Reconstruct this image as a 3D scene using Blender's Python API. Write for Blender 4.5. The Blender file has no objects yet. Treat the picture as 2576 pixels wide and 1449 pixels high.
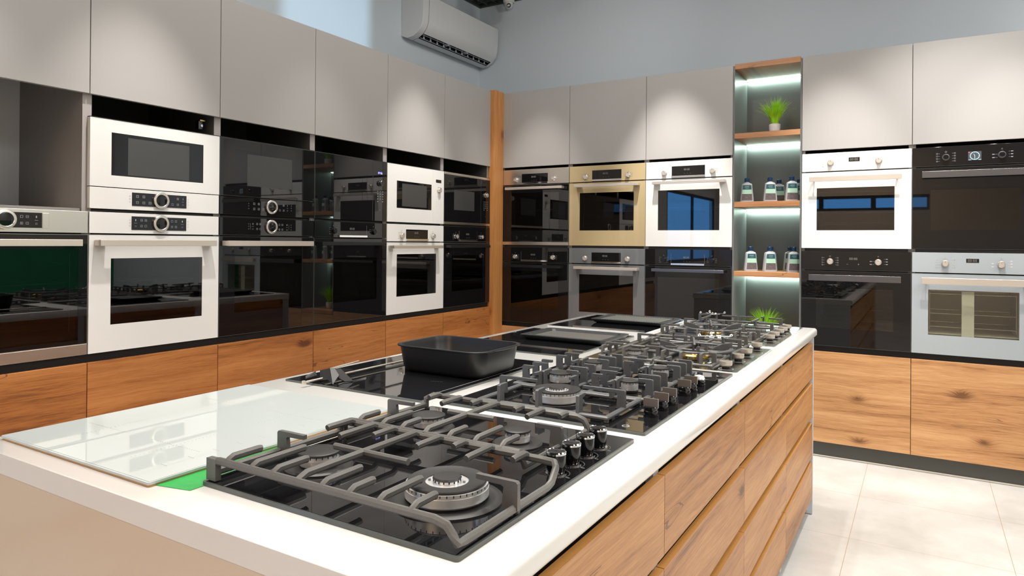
import bpy, math, random
from mathutils import Vector, Matrix
PI = math.pi
random.seed(7)
sc = bpy.context.scene
C = sc.collection
ZF = 0.05            # the survey put the floor at -0.05: everything is lifted by this

# ------------------------------------------------------------------ camera
cam_d = bpy.data.cameras.new('camera')
cam = bpy.data.objects.new('camera', cam_d)
C.objects.link(cam)
yaw, pitch, roll = -0.5409, 0.0032, 0.0082
F = Vector((math.sin(yaw)*math.cos(pitch), math.cos(yaw)*math.cos(pitch), math.sin(pitch)))
R0 = Vector((math.cos(yaw), -math.sin(yaw), 0)); U0 = R0.cross(F)
R = R0*math.cos(roll)+U0*math.sin(roll); U = -R0*math.sin(roll)+U0*math.cos(roll)
m = Matrix(((R.x, U.x, -F.x), (R.y, U.y, -F.y), (R.z, U.z, -F.z))).to_4x4()
m.translation = Vector((2.9018, -4.6233, 1.2681+ZF))
cam.matrix_world = m
cam_d.sensor_width = 36.0
cam_d.lens = 1719.85/2576*36
cam_d.shift_y = -(724.5-603.985)/2576
cam_d.clip_start = 0.02
sc.camera = cam

# ------------------------------------------------------------------ world, exposure
w = bpy.data.worlds.new('world'); sc.world = w; w.use_nodes = True
bg = w.node_tree.nodes['Background']
bg.inputs[0].default_value = (0.15, 0.46, 0.95, 1); bg.inputs[1].default_value = 4.0
sc.view_settings.view_transform = 'Standard'
sc.view_settings.look = 'None'
sc.view_settings.gamma = 1.0
sc.view_settings.use_curve_mapping = False
sc.view_settings.exposure = 0.0
sc.cycles.use_denoising = True
sc.cycles.max_bounces = 9
sc.cycles.diffuse_bounces = 4
sc.cycles.glossy_bounces = 5
sc.cycles.transparent_max_bounces = 12
sc.cycles.caustics_reflective = False
sc.cycles.caustics_refractive = False
sc.cycles.sample_clamp_indirect = 6.0

def area_light(name, loc, size, size_y, power, col, rot=(0, 0, 0), glossy=True):
    d = bpy.data.lights.new(name, 'AREA'); d.shape = 'RECTANGLE'; d.size = size; d.size_y = size_y
    d.energy = power; d.color = col
    o = bpy.data.objects.new(name, d); o.location = loc; o.rotation_euler = rot; C.objects.link(o)
    return o
WARM = (1.0, 0.94, 0.87)
NEUT = (1.0, 0.955, 0.89)
# unseen area lights added under the ceiling as soft fill, one of them warm
for i, (x, y, p) in enumerate([(1.2, -2.2, 34), (3.6, -2.0, 40), (4.6, -4.6, 45), (1.8, -7.4, 100), (5.4, -1.6, 80)]):
    area_light('ceiling_fill_light', (x, y, 3.40), 1.6, 1.6, p, NEUT if i != 3 else (1.0, .72, .46))

sd = bpy.data.lights.new('low_daylight', 'SUN'); sd.energy = 1.5; sd.color = (.55, .80, 1.0); sd.angle = math.radians(1.0)
so_ = bpy.data.objects.new('low_daylight', sd); C.objects.link(so_); so_.location = (12, -1.3, 3.3)
so_.rotation_mode = 'QUATERNION'; so_.rotation_quaternion = Vector((-1, 0, -.022)).to_track_quat('-Z', 'Y')

# ------------------------------------------------------------------ materials
def new_mat(name):
    mt = bpy.data.materials.new(name); mt.use_nodes = True
    return mt, mt.node_tree.nodes, mt.node_tree.links, mt.node_tree.nodes['Principled BSDF']
def simple(name, col, rough=0.5, metal=0.0, ior=1.5, coat=0.0, emit=None, es=0.0, noise=0.0, nscale=40, bump=0.0, aniso=0.0):
    mt, N, L, b = new_mat(name)
    b.inputs['Base Color'].default_value = (*col, 1)
    b.inputs['Roughness'].default_value = rough
    b.inputs['Metallic'].default_value = metal
    b.inputs['IOR'].default_value = ior
    b.inputs['Coat Weight'].default_value = coat
    b.inputs['Coat Roughness'].default_value = 0.04
    if aniso: b.inputs['Anisotropic'].default_value = aniso
    if emit:
        b.inputs['Emission Color'].default_value = (*emit, 1); b.inputs['Emission Strength'].default_value = es
    if noise or bump:
        tc = N.new('ShaderNodeTexCoord'); n = N.new('ShaderNodeTexNoise'); n.inputs['Scale'].default_value = nscale
        n.inputs['Detail'].default_value = 5
        L.new(tc.outputs['Object'], n.inputs['Vector'])
        if noise:
            mx = N.new('ShaderNodeMix'); mx.data_type = 'RGBA'
            mx.inputs[6].default_value = (*[c*(1-noise) for c in col], 1)
            mx.inputs[7].default_value = (*[min(1, c*(1+noise)) for c in col], 1)
            L.new(n.outputs['Fac'], mx.inputs[0]); L.new(mx.outputs[2], b.inputs['Base Color'])
        if bump:
            bp = N.new('ShaderNodeBump'); bp.inputs['Strength'].default_value = bump; bp.inputs['Distance'].default_value = 0.002
            L.new(n.outputs['Fac'], bp.inputs['Height']); L.new(bp.outputs['Normal'], b.inputs['Normal'])
    return mt
def brushed(name, col, rough=0.28, axis=(1, 60, 60)):
    mt, N, L, b = new_mat(name)
    b.inputs['Metallic'].default_value = 1.0
    tc = N.new('ShaderNodeTexCoord'); mp = N.new('ShaderNodeMapping'); n = N.new('ShaderNodeTexNoise')
    mp.inputs['Scale'].default_value = axis; n.inputs['Scale'].default_value = 12; n.inputs['Detail'].default_value = 4
    L.new(tc.outputs['Object'], mp.inputs['Vector']); L.new(mp.outputs[0], n.inputs['Vector'])
    mr = N.new('ShaderNodeMapRange'); mr.inputs[3].default_value = rough*0.85; mr.inputs[4].default_value = rough*1.15
    L.new(n.outputs['Fac'], mr.inputs[0]); L.new(mr.outputs[0], b.inputs['Roughness'])
    mx = N.new('ShaderNodeMix'); mx.data_type = 'RGBA'
    mx.inputs[6].default_value = (*[c*0.96 for c in col], 1); mx.inputs[7].default_value = (*col, 1)
    L.new(n.outputs['Fac'], mx.inputs[0]); L.new(mx.outputs[2], b.inputs['Base Color'])
    return mt
def tinted_glass(name, tint, refl_col=(1, 1, 1), ior=1.6):
    """a thin pane: dark tint straight through, Fresnel reflection on top"""
    mt, N, L, b = new_mat(name); N.remove(b)
    out = N['Material Output']
    tr = N.new('ShaderNodeBsdfTransparent'); tr.inputs[0].default_value = (*tint, 1)
    gl = N.new('ShaderNodeBsdfGlossy'); gl.inputs['Color'].default_value = (*refl_col, 1); gl.inputs['Roughness'].default_value = 0.015
    fr = N.new('ShaderNodeFresnel'); fr.inputs[0].default_value = ior
    mx = N.new('ShaderNodeMixShader')
    ge = N.new('ShaderNodeNewGeometry'); iv = N.new('ShaderNodeMath'); iv.operation = 'SUBTRACT'; iv.inputs[0].default_value = 1.0
    L.new(ge.outputs['Backfacing'], iv.inputs[1]); ml = N.new('ShaderNodeMath'); ml.operation = 'MULTIPLY'
    L.new(fr.outputs[0], ml.inputs[0]); L.new(iv.outputs[0], ml.inputs[1])
    L.new(ml.outputs[0], mx.inputs[0]); L.new(tr.outputs[0], mx.inputs[1]); L.new(gl.outputs[0], mx.inputs[2])
    L.new(mx.outputs[0], out.inputs[0])
    return mt

def wood(name, dark, mid, light, grain_axis='X', rough=0.42, seed=0.0):
    mt, N, L, b = new_mat(name)
    def mth(op, a, bb=None, c=None, clamp=False):
        n = N.new('ShaderNodeMath'); n.operation = op; n.use_clamp = clamp
        for i, v in enumerate((a, bb, c)):
            if v is None: continue
            if isinstance(v, (int, float)): n.inputs[i].default_value = v
            else: L.new(v, n.inputs[i])
        return n.outputs[0]
    tc = N.new('ShaderNodeTexCoord'); oi = N.new('ShaderNodeObjectInfo')
    sp = N.new('ShaderNodeSeparateXYZ'); L.new(tc.outputs['Object'], sp.inputs[0])
    if grain_axis == 'X': g, t = sp.outputs[0], sp.outputs[2]
    elif grain_axis == 'Z': g, t = sp.outputs[2], mth('ADD', sp.outputs[0], sp.outputs[1])
    rnd = mth('MULTIPLY', oi.outputs['Random'], 37.0)
    g = mth('ADD', g, mth('ADD', rnd, seed)); t = mth('ADD', t, mth('MULTIPLY', oi.outputs['Random'], 11.3))
    def vec(a, sa, bb, sb, z=0.0):
        c = N.new('ShaderNodeCombineXYZ'); L.new(mth('MULTIPLY', a, sa), c.inputs[0]); L.new(mth('MULTIPLY', bb, sb), c.inputs[1])
        c.inputs[2].default_value = z
        return c.outputs[0]
    def noise(v, scale, det, dist=0.0, rg=0.5):
        n = N.new('ShaderNodeTexNoise'); n.inputs['Scale'].default_value = scale; n.inputs['Detail'].default_value = det
        n.inputs['Distortion'].default_value = dist; n.inputs['Roughness'].default_value = rg
        L.new(v, n.inputs['Vector']); return n.outputs['Fac']
    def vor(sg, st, z):
        v = N.new('ShaderNodeTexVoronoi'); v.voronoi_dimensions = '2D'; v.inputs['Scale'].default_value = 1.0
        L.new(vec(g, sg, t, st, z), v.inputs['Vector']); return v.outputs['Distance'], v.outputs['Color']
    kd, kc = vor(2.1, 4.2, 0.0)
    ks = N.new('ShaderNodeSeparateColor'); L.new(kc, ks.inputs[0])
    knot_on = mth('GREATER_THAN', ks.outputs[0], 0.55)
    k = mth('MULTIPLY', mth('SUBTRACT', 1.0, mth('MULTIPLY', kd, mth('ADD', 4.2, mth('MULTIPLY', ks.outputs[1], 3.0))), clamp=True), knot_on)           # 1 in the knot's heart, 0 away
    k2 = mth('POWER', k, 2.0)
    wob = noise(vec(g, 1.1, t, 3.0), 1.0, 2)
    tw = mth('ADD', t, mth('ADD', mth('MULTIPLY', k2, 0.035), mth('MULTIPLY', wob, 0.085)))
    broad = noise(vec(g, 0.7, tw, 12.0), 1.0, 4, 0.3)
    streak = noise(vec(g, 1.8, tw, 46.0), 1.0, 5, 0.4, 0.65)
    fibre = noise(vec(g, 9.0, tw, 260.0), 1.0, 3, 0.3, 0.7)
    v = mth('ADD', mth('MULTIPLY', broad, 0.44), mth('ADD', mth('MULTIPLY', streak, 0.32), mth('MULTIPLY', fibre, 0.34)))
    v = mth('SUBTRACT', v, mth('MULTIPLY', mth('POWER', k, 1.8), 0.24))
    cr = N.new('ShaderNodeValToRGB'); L.new(v, cr.inputs[0])
    e = cr.color_ramp.elements
    e[0].position = 0.38; e[0].color = (*dark, 1); e[1].position = 0.655; e[1].color = (*light, 1)
    mm = e.new(0.50); mm.color = (*mid, 1)
    # thin cracks that wander along the grain
    rid = noise(vec(g, 0.8, tw, 6.5, 5.0), 1.0, 3)
    d = mth('ABSOLUTE', mth('SUBTRACT', rid, 0.56))
    cm = noise(vec(g, 2.2, t, 3.0, 9.0), 1.0, 1)
    crack = mth('MULTIPLY', mth('LESS_THAN', d, 0.0022), mth('GREATER_THAN', cm, 0.575))
    mx = N.new('ShaderNodeMix'); mx.data_type = 'RGBA'
    L.new(mth('MULTIPLY', crack, 0.6), mx.inputs[0]); L.new(cr.outputs[0], mx.inputs[6]); mx.inputs[7].default_value = (*[c*0.3 for c in dark], 1)
    L.new(mx.outputs[2], b.inputs['Base Color'])
    b.inputs['Roughness'].default_value = rough
    bp = N.new('ShaderNodeBump'); bp.inputs['Strength'].default_value = 0.25; bp.inputs['Distance'].default_value = 0.0008
    L.new(fibre, bp.inputs['Height']); L.new(bp.outputs['Normal'], b.inputs['Normal'])
    return mt

M = {}
M['door'] = simple('greige_lacquer', (0.355, 0.345, 0.338), 0.30, ior=1.45)
M['carcass'] = simple('dark_carcass', (0.095, 0.092, 0.092), 0.55)
M['carcass_open'] = simple('carcass_niche_lit', (0.26, 0.245, 0.235), 0.5)  # lighter copy of the carcass board, standing in for light in the niche
M['edge'] = simple('greige_edge_band', (0.33, 0.31, 0.30), 0.45)
M['niche'] = simple('niche_back_panel', (0.80, 0.84, 0.88), 0.5)
M['gap'] = simple('black_recess', (0.006, 0.006, 0.007), 0.7)
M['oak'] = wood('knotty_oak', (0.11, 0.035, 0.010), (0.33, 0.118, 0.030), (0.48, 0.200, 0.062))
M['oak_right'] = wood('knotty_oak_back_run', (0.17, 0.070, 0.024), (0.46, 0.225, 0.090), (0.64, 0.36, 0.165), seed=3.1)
M['oak_island'] = wood('knotty_oak_island', (0.14, 0.054, 0.018), (0.42, 0.185, 0.066), (0.60, 0.305, 0.120), seed=7.7, rough=0.42)
M['oak_post'] = wood('oak_post_wood', (0.25, 0.085, 0.022), (0.47, 0.19, 0.055), (0.60, 0.28, 0.095), 'Z')
M['oak_shelf'] = wood('oak_shelf_wood', (0.20, 0.082, 0.030), (0.38, 0.175, 0.075), (0.48, 0.25, 0.12), seed=1.3)
M['ply_edge'] = simple('drawer_top_edge', (0.62, 0.30, 0.08), 0.5, noise=0.15, nscale=250)
M['white_glass'] = simple('white_appliance_glass', (0.73, 0.73, 0.72), 0.012, ior=1.5)
M['black_glass'] = simple('black_appliance_glass', (0.006, 0.006, 0.007), 0.015, ior=1.52)
M['bronze_glass'] = simple('gold_appliance_glass', (0.44, 0.35, 0.20), 0.015, ior=1.5)
M['grey_glass'] = simple('grey_appliance_glass', (0.15, 0.16, 0.17), 0.012, ior=1.5)
M['silver_glass'] = simple('silver_grey_appliance_glass', (0.36, 0.40, 0.43), 0.015, ior=1.5)
M['steel'] = brushed('brushed_steel', (0.80, 0.76, 0.70), 0.30)
M['steel_dark'] = brushed('dark_brushed_steel', (0.20, 0.20, 0.21), 0.3)
M['champagne'] = simple('champagne_handle', (0.66, 0.60, 0.53), 0.34, 0.6)
M['hob_steel'] = brushed('hob_steel', (0.34, 0.35, 0.335), 0.16, (40, 1, 40))
M['knob_plate'] = simple('bronze_knob_plate', (0.20, 0.17, 0.145), 0.34, 0.5)
M['chrome'] = simple('chrome', (0.85, 0.85, 0.86), 0.07, 1.0)
M['alu'] = simple('polished_aluminium', (0.95, 0.95, 0.95), 0.20, 0.62)
M['brass'] = simple('brass', (0.86, 0.58, 0.20), 0.22, 1.0)
M['black_plastic'] = simple('black_plastic', (0.012, 0.012, 0.014), 0.5)
M['black_handle'] = simple('black_handle', (0.02, 0.021, 0.024), 0.22, 0.3)
M['knob_gloss'] = simple('gloss_black_knob', (0.012, 0.012, 0.014), 0.1, 0.4)
M['iron'] = simple('cast_iron', (0.125, 0.120, 0.113), 0.45, 0.25, noise=0.2, nscale=700, bump=0.18)
M['iron_blue'] = simple('cast_iron_cool', (0.105, 0.107, 0.110), 0.42, 0.25, noise=0.2, nscale=700, bump=0.15)
M['griddle'] = simple('griddle_enamel', (0.030, 0.034, 0.038), 0.40, 0.1, noise=0.2, nscale=700)
M['enamel'] = simple('matt_black_enamel', (0.030, 0.029, 0.028), 0.42, 0.2, noise=0.2, nscale=900)
M['pan_coat'] = simple('nonstick_coating', (0.011, 0.011, 0.012), 0.42, 0.1, noise=0.3, nscale=700)
M['cavity'] = simple('oven_cavity_enamel', (0.05, 0.05, 0.055), 0.35)
M['cavity_light'] = simple('oven_cavity_pale_reflection', (0.42, 0.42, 0.37), 0.45)  # paler cavity copy, standing in for the bright room reflected in the window
M['window'] = tinted_glass('oven_window_glass', (0.40, 0.41, 0.42), ior=1.75)
M['window_light'] = tinted_glass('light_oven_window_glass', (0.85, 0.85, 0.78), ior=2.3)
M['window_dark'] = tinted_glass('black_door_window_glass', (0.10, 0.10, 0.11), ior=1.75)
M['mesh_grey'] = simple('microwave_mesh', (0.05, 0.051, 0.052), 0.35, noise=0.5, nscale=900)
M['mark_white'] = simple('white_print', (0.28, 0.29, 0.31), 0.5)
M['mark_grey'] = simple('grey_print', (0.38, 0.37, 0.36), 0.5)
M['mark_pale'] = simple('pale_grey_print', (0.60, 0.60, 0.59), 0.5)
M['seg_off'] = simple('display_segments_off', (0.16, 0.16, 0.155), 0.4)
M['seg_blue'] = simple('display_segments_lit', (0.1, 0.1, 0.4), 0.4, emit=(0.35, 0.35, 1.0), es=3.0)
M['seg_green'] = simple('display_segments_green', (0.1, 0.3, 0.15), 0.4, emit=(0.3, 0.9, 0.5), es=0.8)
M['screen'] = simple('clock_screen', (0.03, 0.035, 0.04), 0.1, emit=(0.25, 0.28, 0.3), es=0.25)
M['screen_lit'] = simple('clock_screen_lines', (0.3, 0.6, 0.7), 0.3, emit=(0.55, 0.9, 1.0), es=1.3)
M['screen_red'] = simple('clock_screen_red', (0.6, 0.05, 0.05), 0.3, emit=(1.0, 0.1, 0.08), es=0.8)
M['display'] = simple('display_glass', (0.006, 0.006, 0.007), 0.015, ior=1.52)
M['quartz'] = simple('white_quartz', (0.83, 0.81, 0.78), 0.10, ior=1.5, coat=0.25, noise=0.01, nscale=200)
M['island_white'] = simple('island_side_panel', (0.62, 0.66, 0.72), 0.3)
M['gloss_panel'] = simple('gloss_panel_warm_shade', (0.70, 0.57, 0.43), 0.06, ior=1.5, coat=0.3)  # white gloss panel; warm shade is put into its colour as beige
M['induction_white'] = simple('white_ceramic_glass', (0.43, 0.465, 0.46), 0.008, ior=1.5)
M['induction_black'] = simple('black_ceramic_glass', (0.008, 0.008, 0.009), 0.02, ior=1.6, noise=0.5, nscale=1500)
M['glass_edge'] = simple('pale_glass_edge', (0.09, 0.10, 0.095), 0.25, 0.2)
M['tan'] = simple('tan_gap_shadow', (0.40, 0.24, 0.10), 0.6)  # shadow of the gap under the raised white hob, put in as tan
M['green_film'] = simple('green_film', (0.035, 0.34, 0.075), 0.35, noise=0.25, nscale=60)
M['plinth'] = simple('graphite_plinth', (0.070, 0.072, 0.066), 0.42)
M['wall'] = simple('blue_grey_paint', (0.66, 0.73, 0.79), 0.75, noise=0.02, nscale=3, bump=0.05)
M['wall_green'] = simple('green_paint', (0.02, 0.20, 0.10), 0.6, noise=0.05, nscale=3)
M['wall_pale'] = simple('pale_paint', (0.64, 0.58, 0.50), 0.7, noise=0.02, nscale=3)
M['white_plastic'] = simple('white_plastic', (0.70, 0.72, 0.73), 0.38)
M['ac_dark'] = simple('air_outlet_black', (0.015, 0.017, 0.02), 0.5)
M['ac_fin'] = simple('air_outlet_fin', (0.42, 0.47, 0.53), 0.5)
M['grid'] = simple('black_ceiling_grid', (0.05, 0.065, 0.058), 0.5)
M['void'] = simple('black_ceiling_void', (0.004, 0.006, 0.005), 0.9)
M['shelf_side'] = simple('grey_shelf_panel', (0.13, 0.135, 0.135), 0.38)
M['led'] = simple('led_strip', (0.9, 1, 0.95), 0.5, emit=(0.70, 1.0, 0.84), es=16.0)
M['pot'] = simple('white_glazed_pot', (0.82, 0.80, 0.80), 0.25)
M['grass'] = simple('plastic_grass', (0.34, 0.72, 0.015), 0.4, noise=0.55, nscale=22)
M['bottle'] = simple('pale_grey_bottle', (0.36, 0.38, 0.41), 0.28)
M['bottle_shade'] = simple('dark_green_grey_bottle', (0.10, 0.14, 0.15), 0.28)
M['cap_blue'] = simple('navy_cap', (0.006, 0.035, 0.10), 0.25)
M['lab_teal'] = simple('label_teal', (0.012, 0.085, 0.10), 0.35)
M['lab_mint'] = simple('label_mint', (0.38, 0.62, 0.50), 0.4)
M['lab_dark'] = simple('label_photo', (0.11, 0.095, 0.105), 0.35, noise=0.6, nscale=60)
M['lab_print'] = simple('label_print', (0.30, 0.40, 0.42), 0.4)
M['film'] = tinted_glass('clear_film', (0.93, 0.94, 0.95), ior=1.35)
M['lamp_glow'] = simple('lamp_lens', (1, 0.95, 0.85), 0.5, emit=(1.0, 0.93, 0.8), es=20)
M['glass_pane'] = tinted_glass('window_pane_glass', (0.9, 0.95, 1.0), ior=1.12)
M['frame_dark'] = simple('dark_window_frame', (0.03, 0.035, 0.04), 0.5)

def floor_mat():
    mt, N, L, b = new_mat('stone_tile')
    tc = N.new('ShaderNodeTexCoord'); sp = N.new('ShaderNodeSeparateXYZ'); L.new(tc.outputs['Object'], sp.inputs[0])
    def mth(op, a, bb=None, clamp=False):
        n = N.new('ShaderNodeMath'); n.operation = op; n.use_clamp = clamp
        for i, v in enumerate((a, bb)):
            if v is None: continue
            if isinstance(v, (int, float)): n.inputs[i].default_value = v
            else: L.new(v, n.inputs[i])
        return n.outputs[0]
    def line(c, off):
        f = mth('FRACT', mth('DIVIDE', mth('SUBTRACT', c, off), 0.605))
        return mth('LESS_THAN', mth('ABSOLUTE', mth('SUBTRACT', f, 0.5)), 0.0017)
    ln = mth('MAXIMUM', line(sp.outputs[0], 2.625-0.3025-6.05), line(sp.outputs[1], -0.594-0.3025-12.1))
    n = N.new('ShaderNodeTexNoise'); n.inputs['Scale'].default_value = 2.2; n.inputs['Detail'].default_value = 9; n.inputs['Roughness'].default_value = 0.62
    L.new(tc.outputs['Object'], n.inputs['Vector'])
    cr = N.new('ShaderNodeValToRGB'); L.new(n.outputs['Fac'], cr.inputs[0])
    e = cr.color_ramp.elements; e[0].position = 0.32; e[0].color = (0.50, 0.49, 0.465, 1); e[1].position = 0.66; e[1].color = (0.70, 0.69, 0.67, 1)
    mx = N.new('ShaderNodeMix'); mx.data_type = 'RGBA'; L.new(ln, mx.inputs[0]); L.new(cr.outputs[0], mx.inputs[6]); mx.inputs[7].default_value = (0.42, 0.30, 0.17, 1)
    L.new(mx.outputs[2], b.inputs['Base Color']); b.inputs['Roughness'].default_value = 0.38
    return mt
M['floor'] = floor_mat()

# ------------------------------------------------------------------ mesh helpers
class MB:
    def __init__(s): s.v = []; s.f = []; s.mi = []; s.mats = []
    def _m(s, mat):
        if mat is None: mat = s.mats[0] if s.mats else M['gap']
        if mat not in s.mats: s.mats.append(mat)
        return s.mats.index(mat)
    def add(s, vs, fs, mat=None):
        k = s._m(mat); o = len(s.v); s.v += [tuple(p) for p in vs]
        for f in fs: s.f.append(tuple(o+i for i in f)); s.mi.append(k)
    def box(s, x0, x1, y0, y1, z0, z1, mat=None, front=None):
        k = s._m(mat); o = len(s.v)
        s.v += [(x0, y0, z0), (x1, y0, z0), (x1, y1, z0), (x0, y1, z0), (x0, y0, z1), (x1, y0, z1), (x1, y1, z1), (x0, y1, z1)]
        fs = [(0, 3, 2, 1), (4, 5, 6, 7), (0, 1, 5, 4), (2, 3, 7, 6), (1, 2, 6, 5), (3, 0, 4, 7)]
        kf = s._m(front) if front else k
        for i, f in enumerate(fs): s.f.append(tuple(o+j for j in f)); s.mi.append(kf if i == 2 else k)
        return s
    def lathe(s, prof, n=32, c=(0, 0, 0), axis='z', mat=None, caps=True):
        """prof: (radius, height) pairs"""
        vs = []; fs = []
        for r, h in prof:
            for i in range(n):
                a = 2*PI*i/n; x, y = r*math.cos(a), r*math.sin(a)
                p = (x, y, h) if axis == 'z' else (x, -h, y)          # axis 'y': height runs out of the wall (towards -y)
                vs.append((p[0]+c[0], p[1]+c[1], p[2]+c[2]))
        for k in range(len(prof)-1):
            for i in range(n):
                j = (i+1) % n; fs.append((k*n+i, k*n+j, (k+1)*n+j, (k+1)*n+i))
        if caps:
            fs.append(tuple(range(n))[::-1]); fs.append(tuple((len(prof)-1)*n+i for i in range(n)))
        s.add(vs, fs, mat); return s
    def sweep(s, pts, w, h, mat=None, closed=False, rnd=0.3):
        """rounded rectangular section (w sideways, h upwards) along a polyline"""
        P = [Vector(p) for p in pts]; n = len(P); rings = []
        cw, ch = w/2, h/2; r = min(w, h)*rnd
        sec = [(cw-r, -ch), (cw, -ch+r), (cw, ch-r), (cw-r, ch), (-cw+r, ch), (-cw, ch-r), (-cw, -ch+r), (-cw+r, -ch)]
        last = None
        for i in range(n):
            if closed: t0 = (P[i]-P[i-1]).normalized(); t1 = (P[(i+1) % n]-P[i]).normalized()
            else:
                t0 = (P[i]-P[i-1]).normalized() if i else (P[1]-P[0]).normalized()
                t1 = (P[i+1]-P[i]).normalized() if i < n-1 else t0
            t = (t0+t1)
            t = t.normalized() if t.length > 1e-6 else t1
            sd = t.cross(Vector((0, 0, 1)))
            if sd.length < 0.15: sd = last if last is not None else Vector((0, 1, 0)) if abs(t.y) < 0.5 else Vector((1, 0, 0))
            sd = (sd-t*sd.dot(t)).normalized()
            if last is not None and sd.dot(last) < -0.5: sd = -sd
            last = sd; up = sd.cross(t)
            k = 1.0/max(0.6, math.sqrt(max(0.01, (1+t0.dot(t1))/2)))
            horiz = abs((t1-t0).dot(sd)) > abs((t1-t0).dot(up))
            ks, ku = (k, 1) if horiz else (1, k)
            rings.append([P[i]+sd*a*ks+up*b*ku for a, b in sec])
        vs = [q for rg in rings for q in rg]; fs = []; m8 = 8
        for i in range(n if closed else n-1):
            for j in range(m8):
                a, b = i*m8+j, i*m8+(j+1) % m8; c2, d = ((i+1) % n)*m8+(j+1) % m8, ((i+1) % n)*m8+j
                fs.append((a, b, c2, d))
        if not closed: fs.append(tuple(range(m8))[::-1]); fs.append(tuple((n-1)*m8+j for j in range(m8)))
        s.add(vs, fs, mat); return s
    def tube(s, pts, r, mat=None, closed=False): return s.sweep(pts, 2*r, 2*r, mat, closed, rnd=0.29)
    def prism(s, poly, lo, hi, axis='z', mat=None):
        """polygon extruded: axis z -> (x,y) poly; y -> (x,z) poly; x -> (y,z) poly"""
        def P(a, b, h): return (a, b, h) if axis == 'z' else ((a, h, b) if axis == 'y' else (h, a, b))
        n = len(poly); vs = [P(a, b, lo) for a, b in poly]+[P(a, b, hi) for a, b in poly]
        fs = [tuple(range(n))[::-1], tuple(range(n, 2*n))]+[(i, (i+1) % n, n+(i+1) % n, n+i) for i in range(n)]
        s.add(vs, fs, mat); return s
    def frame(s, x0, x1, z0, z1, wx, y0, y1, mat=None, a=None):
        """rectangular border in the xz plane around an opening a=(ax0,ax1,az0,az1)"""
        ax0, ax1, az0, az1 = a
        s.box(x0, x1, y0, y1, az1, z1, mat); s.box(x0, x1, y0, y1, z0, az0, mat)
        s.box(x0, ax0, y0, y1, az0, az1, mat); s.box(ax1, x1, y0, y1, az0, az1, mat); return s
    def build(s, name, mat=None, parent=None, bevel=0.0, seg=2, smooth=35, loc=None):
        me = bpy.data.meshes.new(name)
        me.from_pydata(s.v, [], s.f)
        mats = s.mats or [mat]
        if mat is not None and s.mats and s.mats[0] is not mat and mat not in s.mats: mats = s.mats
        for q in mats: me.materials.append(q)
        me.polygons.foreach_set('material_index', s.mi)
        import bmesh
        bm = bmesh.new(); bm.from_mesh(me); bmesh.ops.recalc_face_normals(bm, faces=bm.faces); bm.to_mesh(me); bm.free()
        me.update(); me.shade_smooth(); me.set_sharp_from_angle(angle=math.radians(smooth))
        o = bpy.data.objects.new(name, me); C.objects.link(o)
        if parent is not None: o.parent = parent
        if loc: o.location = loc
        if bevel:
            b = o.modifiers.new('bevel', 'BEVEL'); b.width = bevel; b.segments = seg; b.limit_method = 'ANGLE'; b.angle_limit = math.radians(50)
            b.harden_normals = True
        return o
def mb(mat): b = MB(); b._m(mat); return b
def rrect(x0, x1, y0, y1, r, n=5):
    out = []
    for cx, cy, a0 in ((x1-r, y0+r, -PI/2), (x1-r, y1-r, 0), (x0+r, y1-r, PI/2), (x0+r, y0+r, PI)):
        for i in range(n+1):
            a = a0+PI/2*i/n; out.append((cx+r*math.cos(a), cy+r*math.sin(a)))
    return out
def thing(name, label, cat, loc=(0, 0, 0), rz=0.0, group=None):
    o = bpy.data.objects.new(name, None); C.objects.link(o); o.location = loc; o.rotation_euler = (0, 0, rz)
    o.empty_display_size = 0.05
    return tag(o, label, cat, group)
def tag(o, label, cat, group=None):
    o['label'] = label; o['category'] = cat
    if group: o['group'] = group
    return o
def structure(o): o['kind'] = 'structure'; return o
def copy_tree(o, parent=None):
    c = o.copy(); C.objects.link(c)
    if parent is not None: c.parent = parent
    for ch in list(o.children): copy_tree(ch, c)
    return c

# ------------------------------------------------------------------ room shell
XW, YW, XR, YN, ZC = -0.60, 0.60, 6.6, -9.0, 3.42+ZF
structure(mb(M['floor']).box(XW-.1, XR+.1, YN-.1, YW+.1, -0.12, 0).build('floor'))
LY0, LY1, LZ0, LZ1 = -8.9, -6.0, 1.0, 2.2         # big window in the left wall, behind the camera
wl = mb(M['wall']); wl.box(XW-.1, XW, LY1, YW+.1, 0, 4.2); wl.box(XW-.1, XW, YN-.1, LY0, 0, 4.2); wl.box(XW-.1, XW, LY0, LY1, 0, LZ0); wl.box(XW-.1, XW, LY0, LY1, LZ1, 4.2)
structure(wl.build('wall_left'))
structure(mb(M['wall']).box(XW, XR+.1, YW, YW+.1, 0, 4.2).build('wall_back'))
wr = mb(M['wall_green']); wr.box(XR, XR+.1, -2.6, YW, 0, 1.25, M['wall_green']); SY0, SY1, SZ0, SZ1 = -1.66, -.86, 2.72, 3.38
wr.box(XR, XR+.1, -2.6, YW, 1.25, SZ0, M['wall_pale']); wr.box(XR, XR+.1, -2.6, YW, SZ1, 4.2, M['wall_pale']); wr.box(XR, XR+.1, -2.6, SY0, SZ0, SZ1, M['wall_pale']); wr.box(XR, XR+.1, SY1, YW, SZ0, SZ1, M['wall_pale']); wr.box(XR, XR+.1, YN-.1, -2.6, 0, 4.2, M['wall_pale'])
structure(wr.build('wall_right'))
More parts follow.
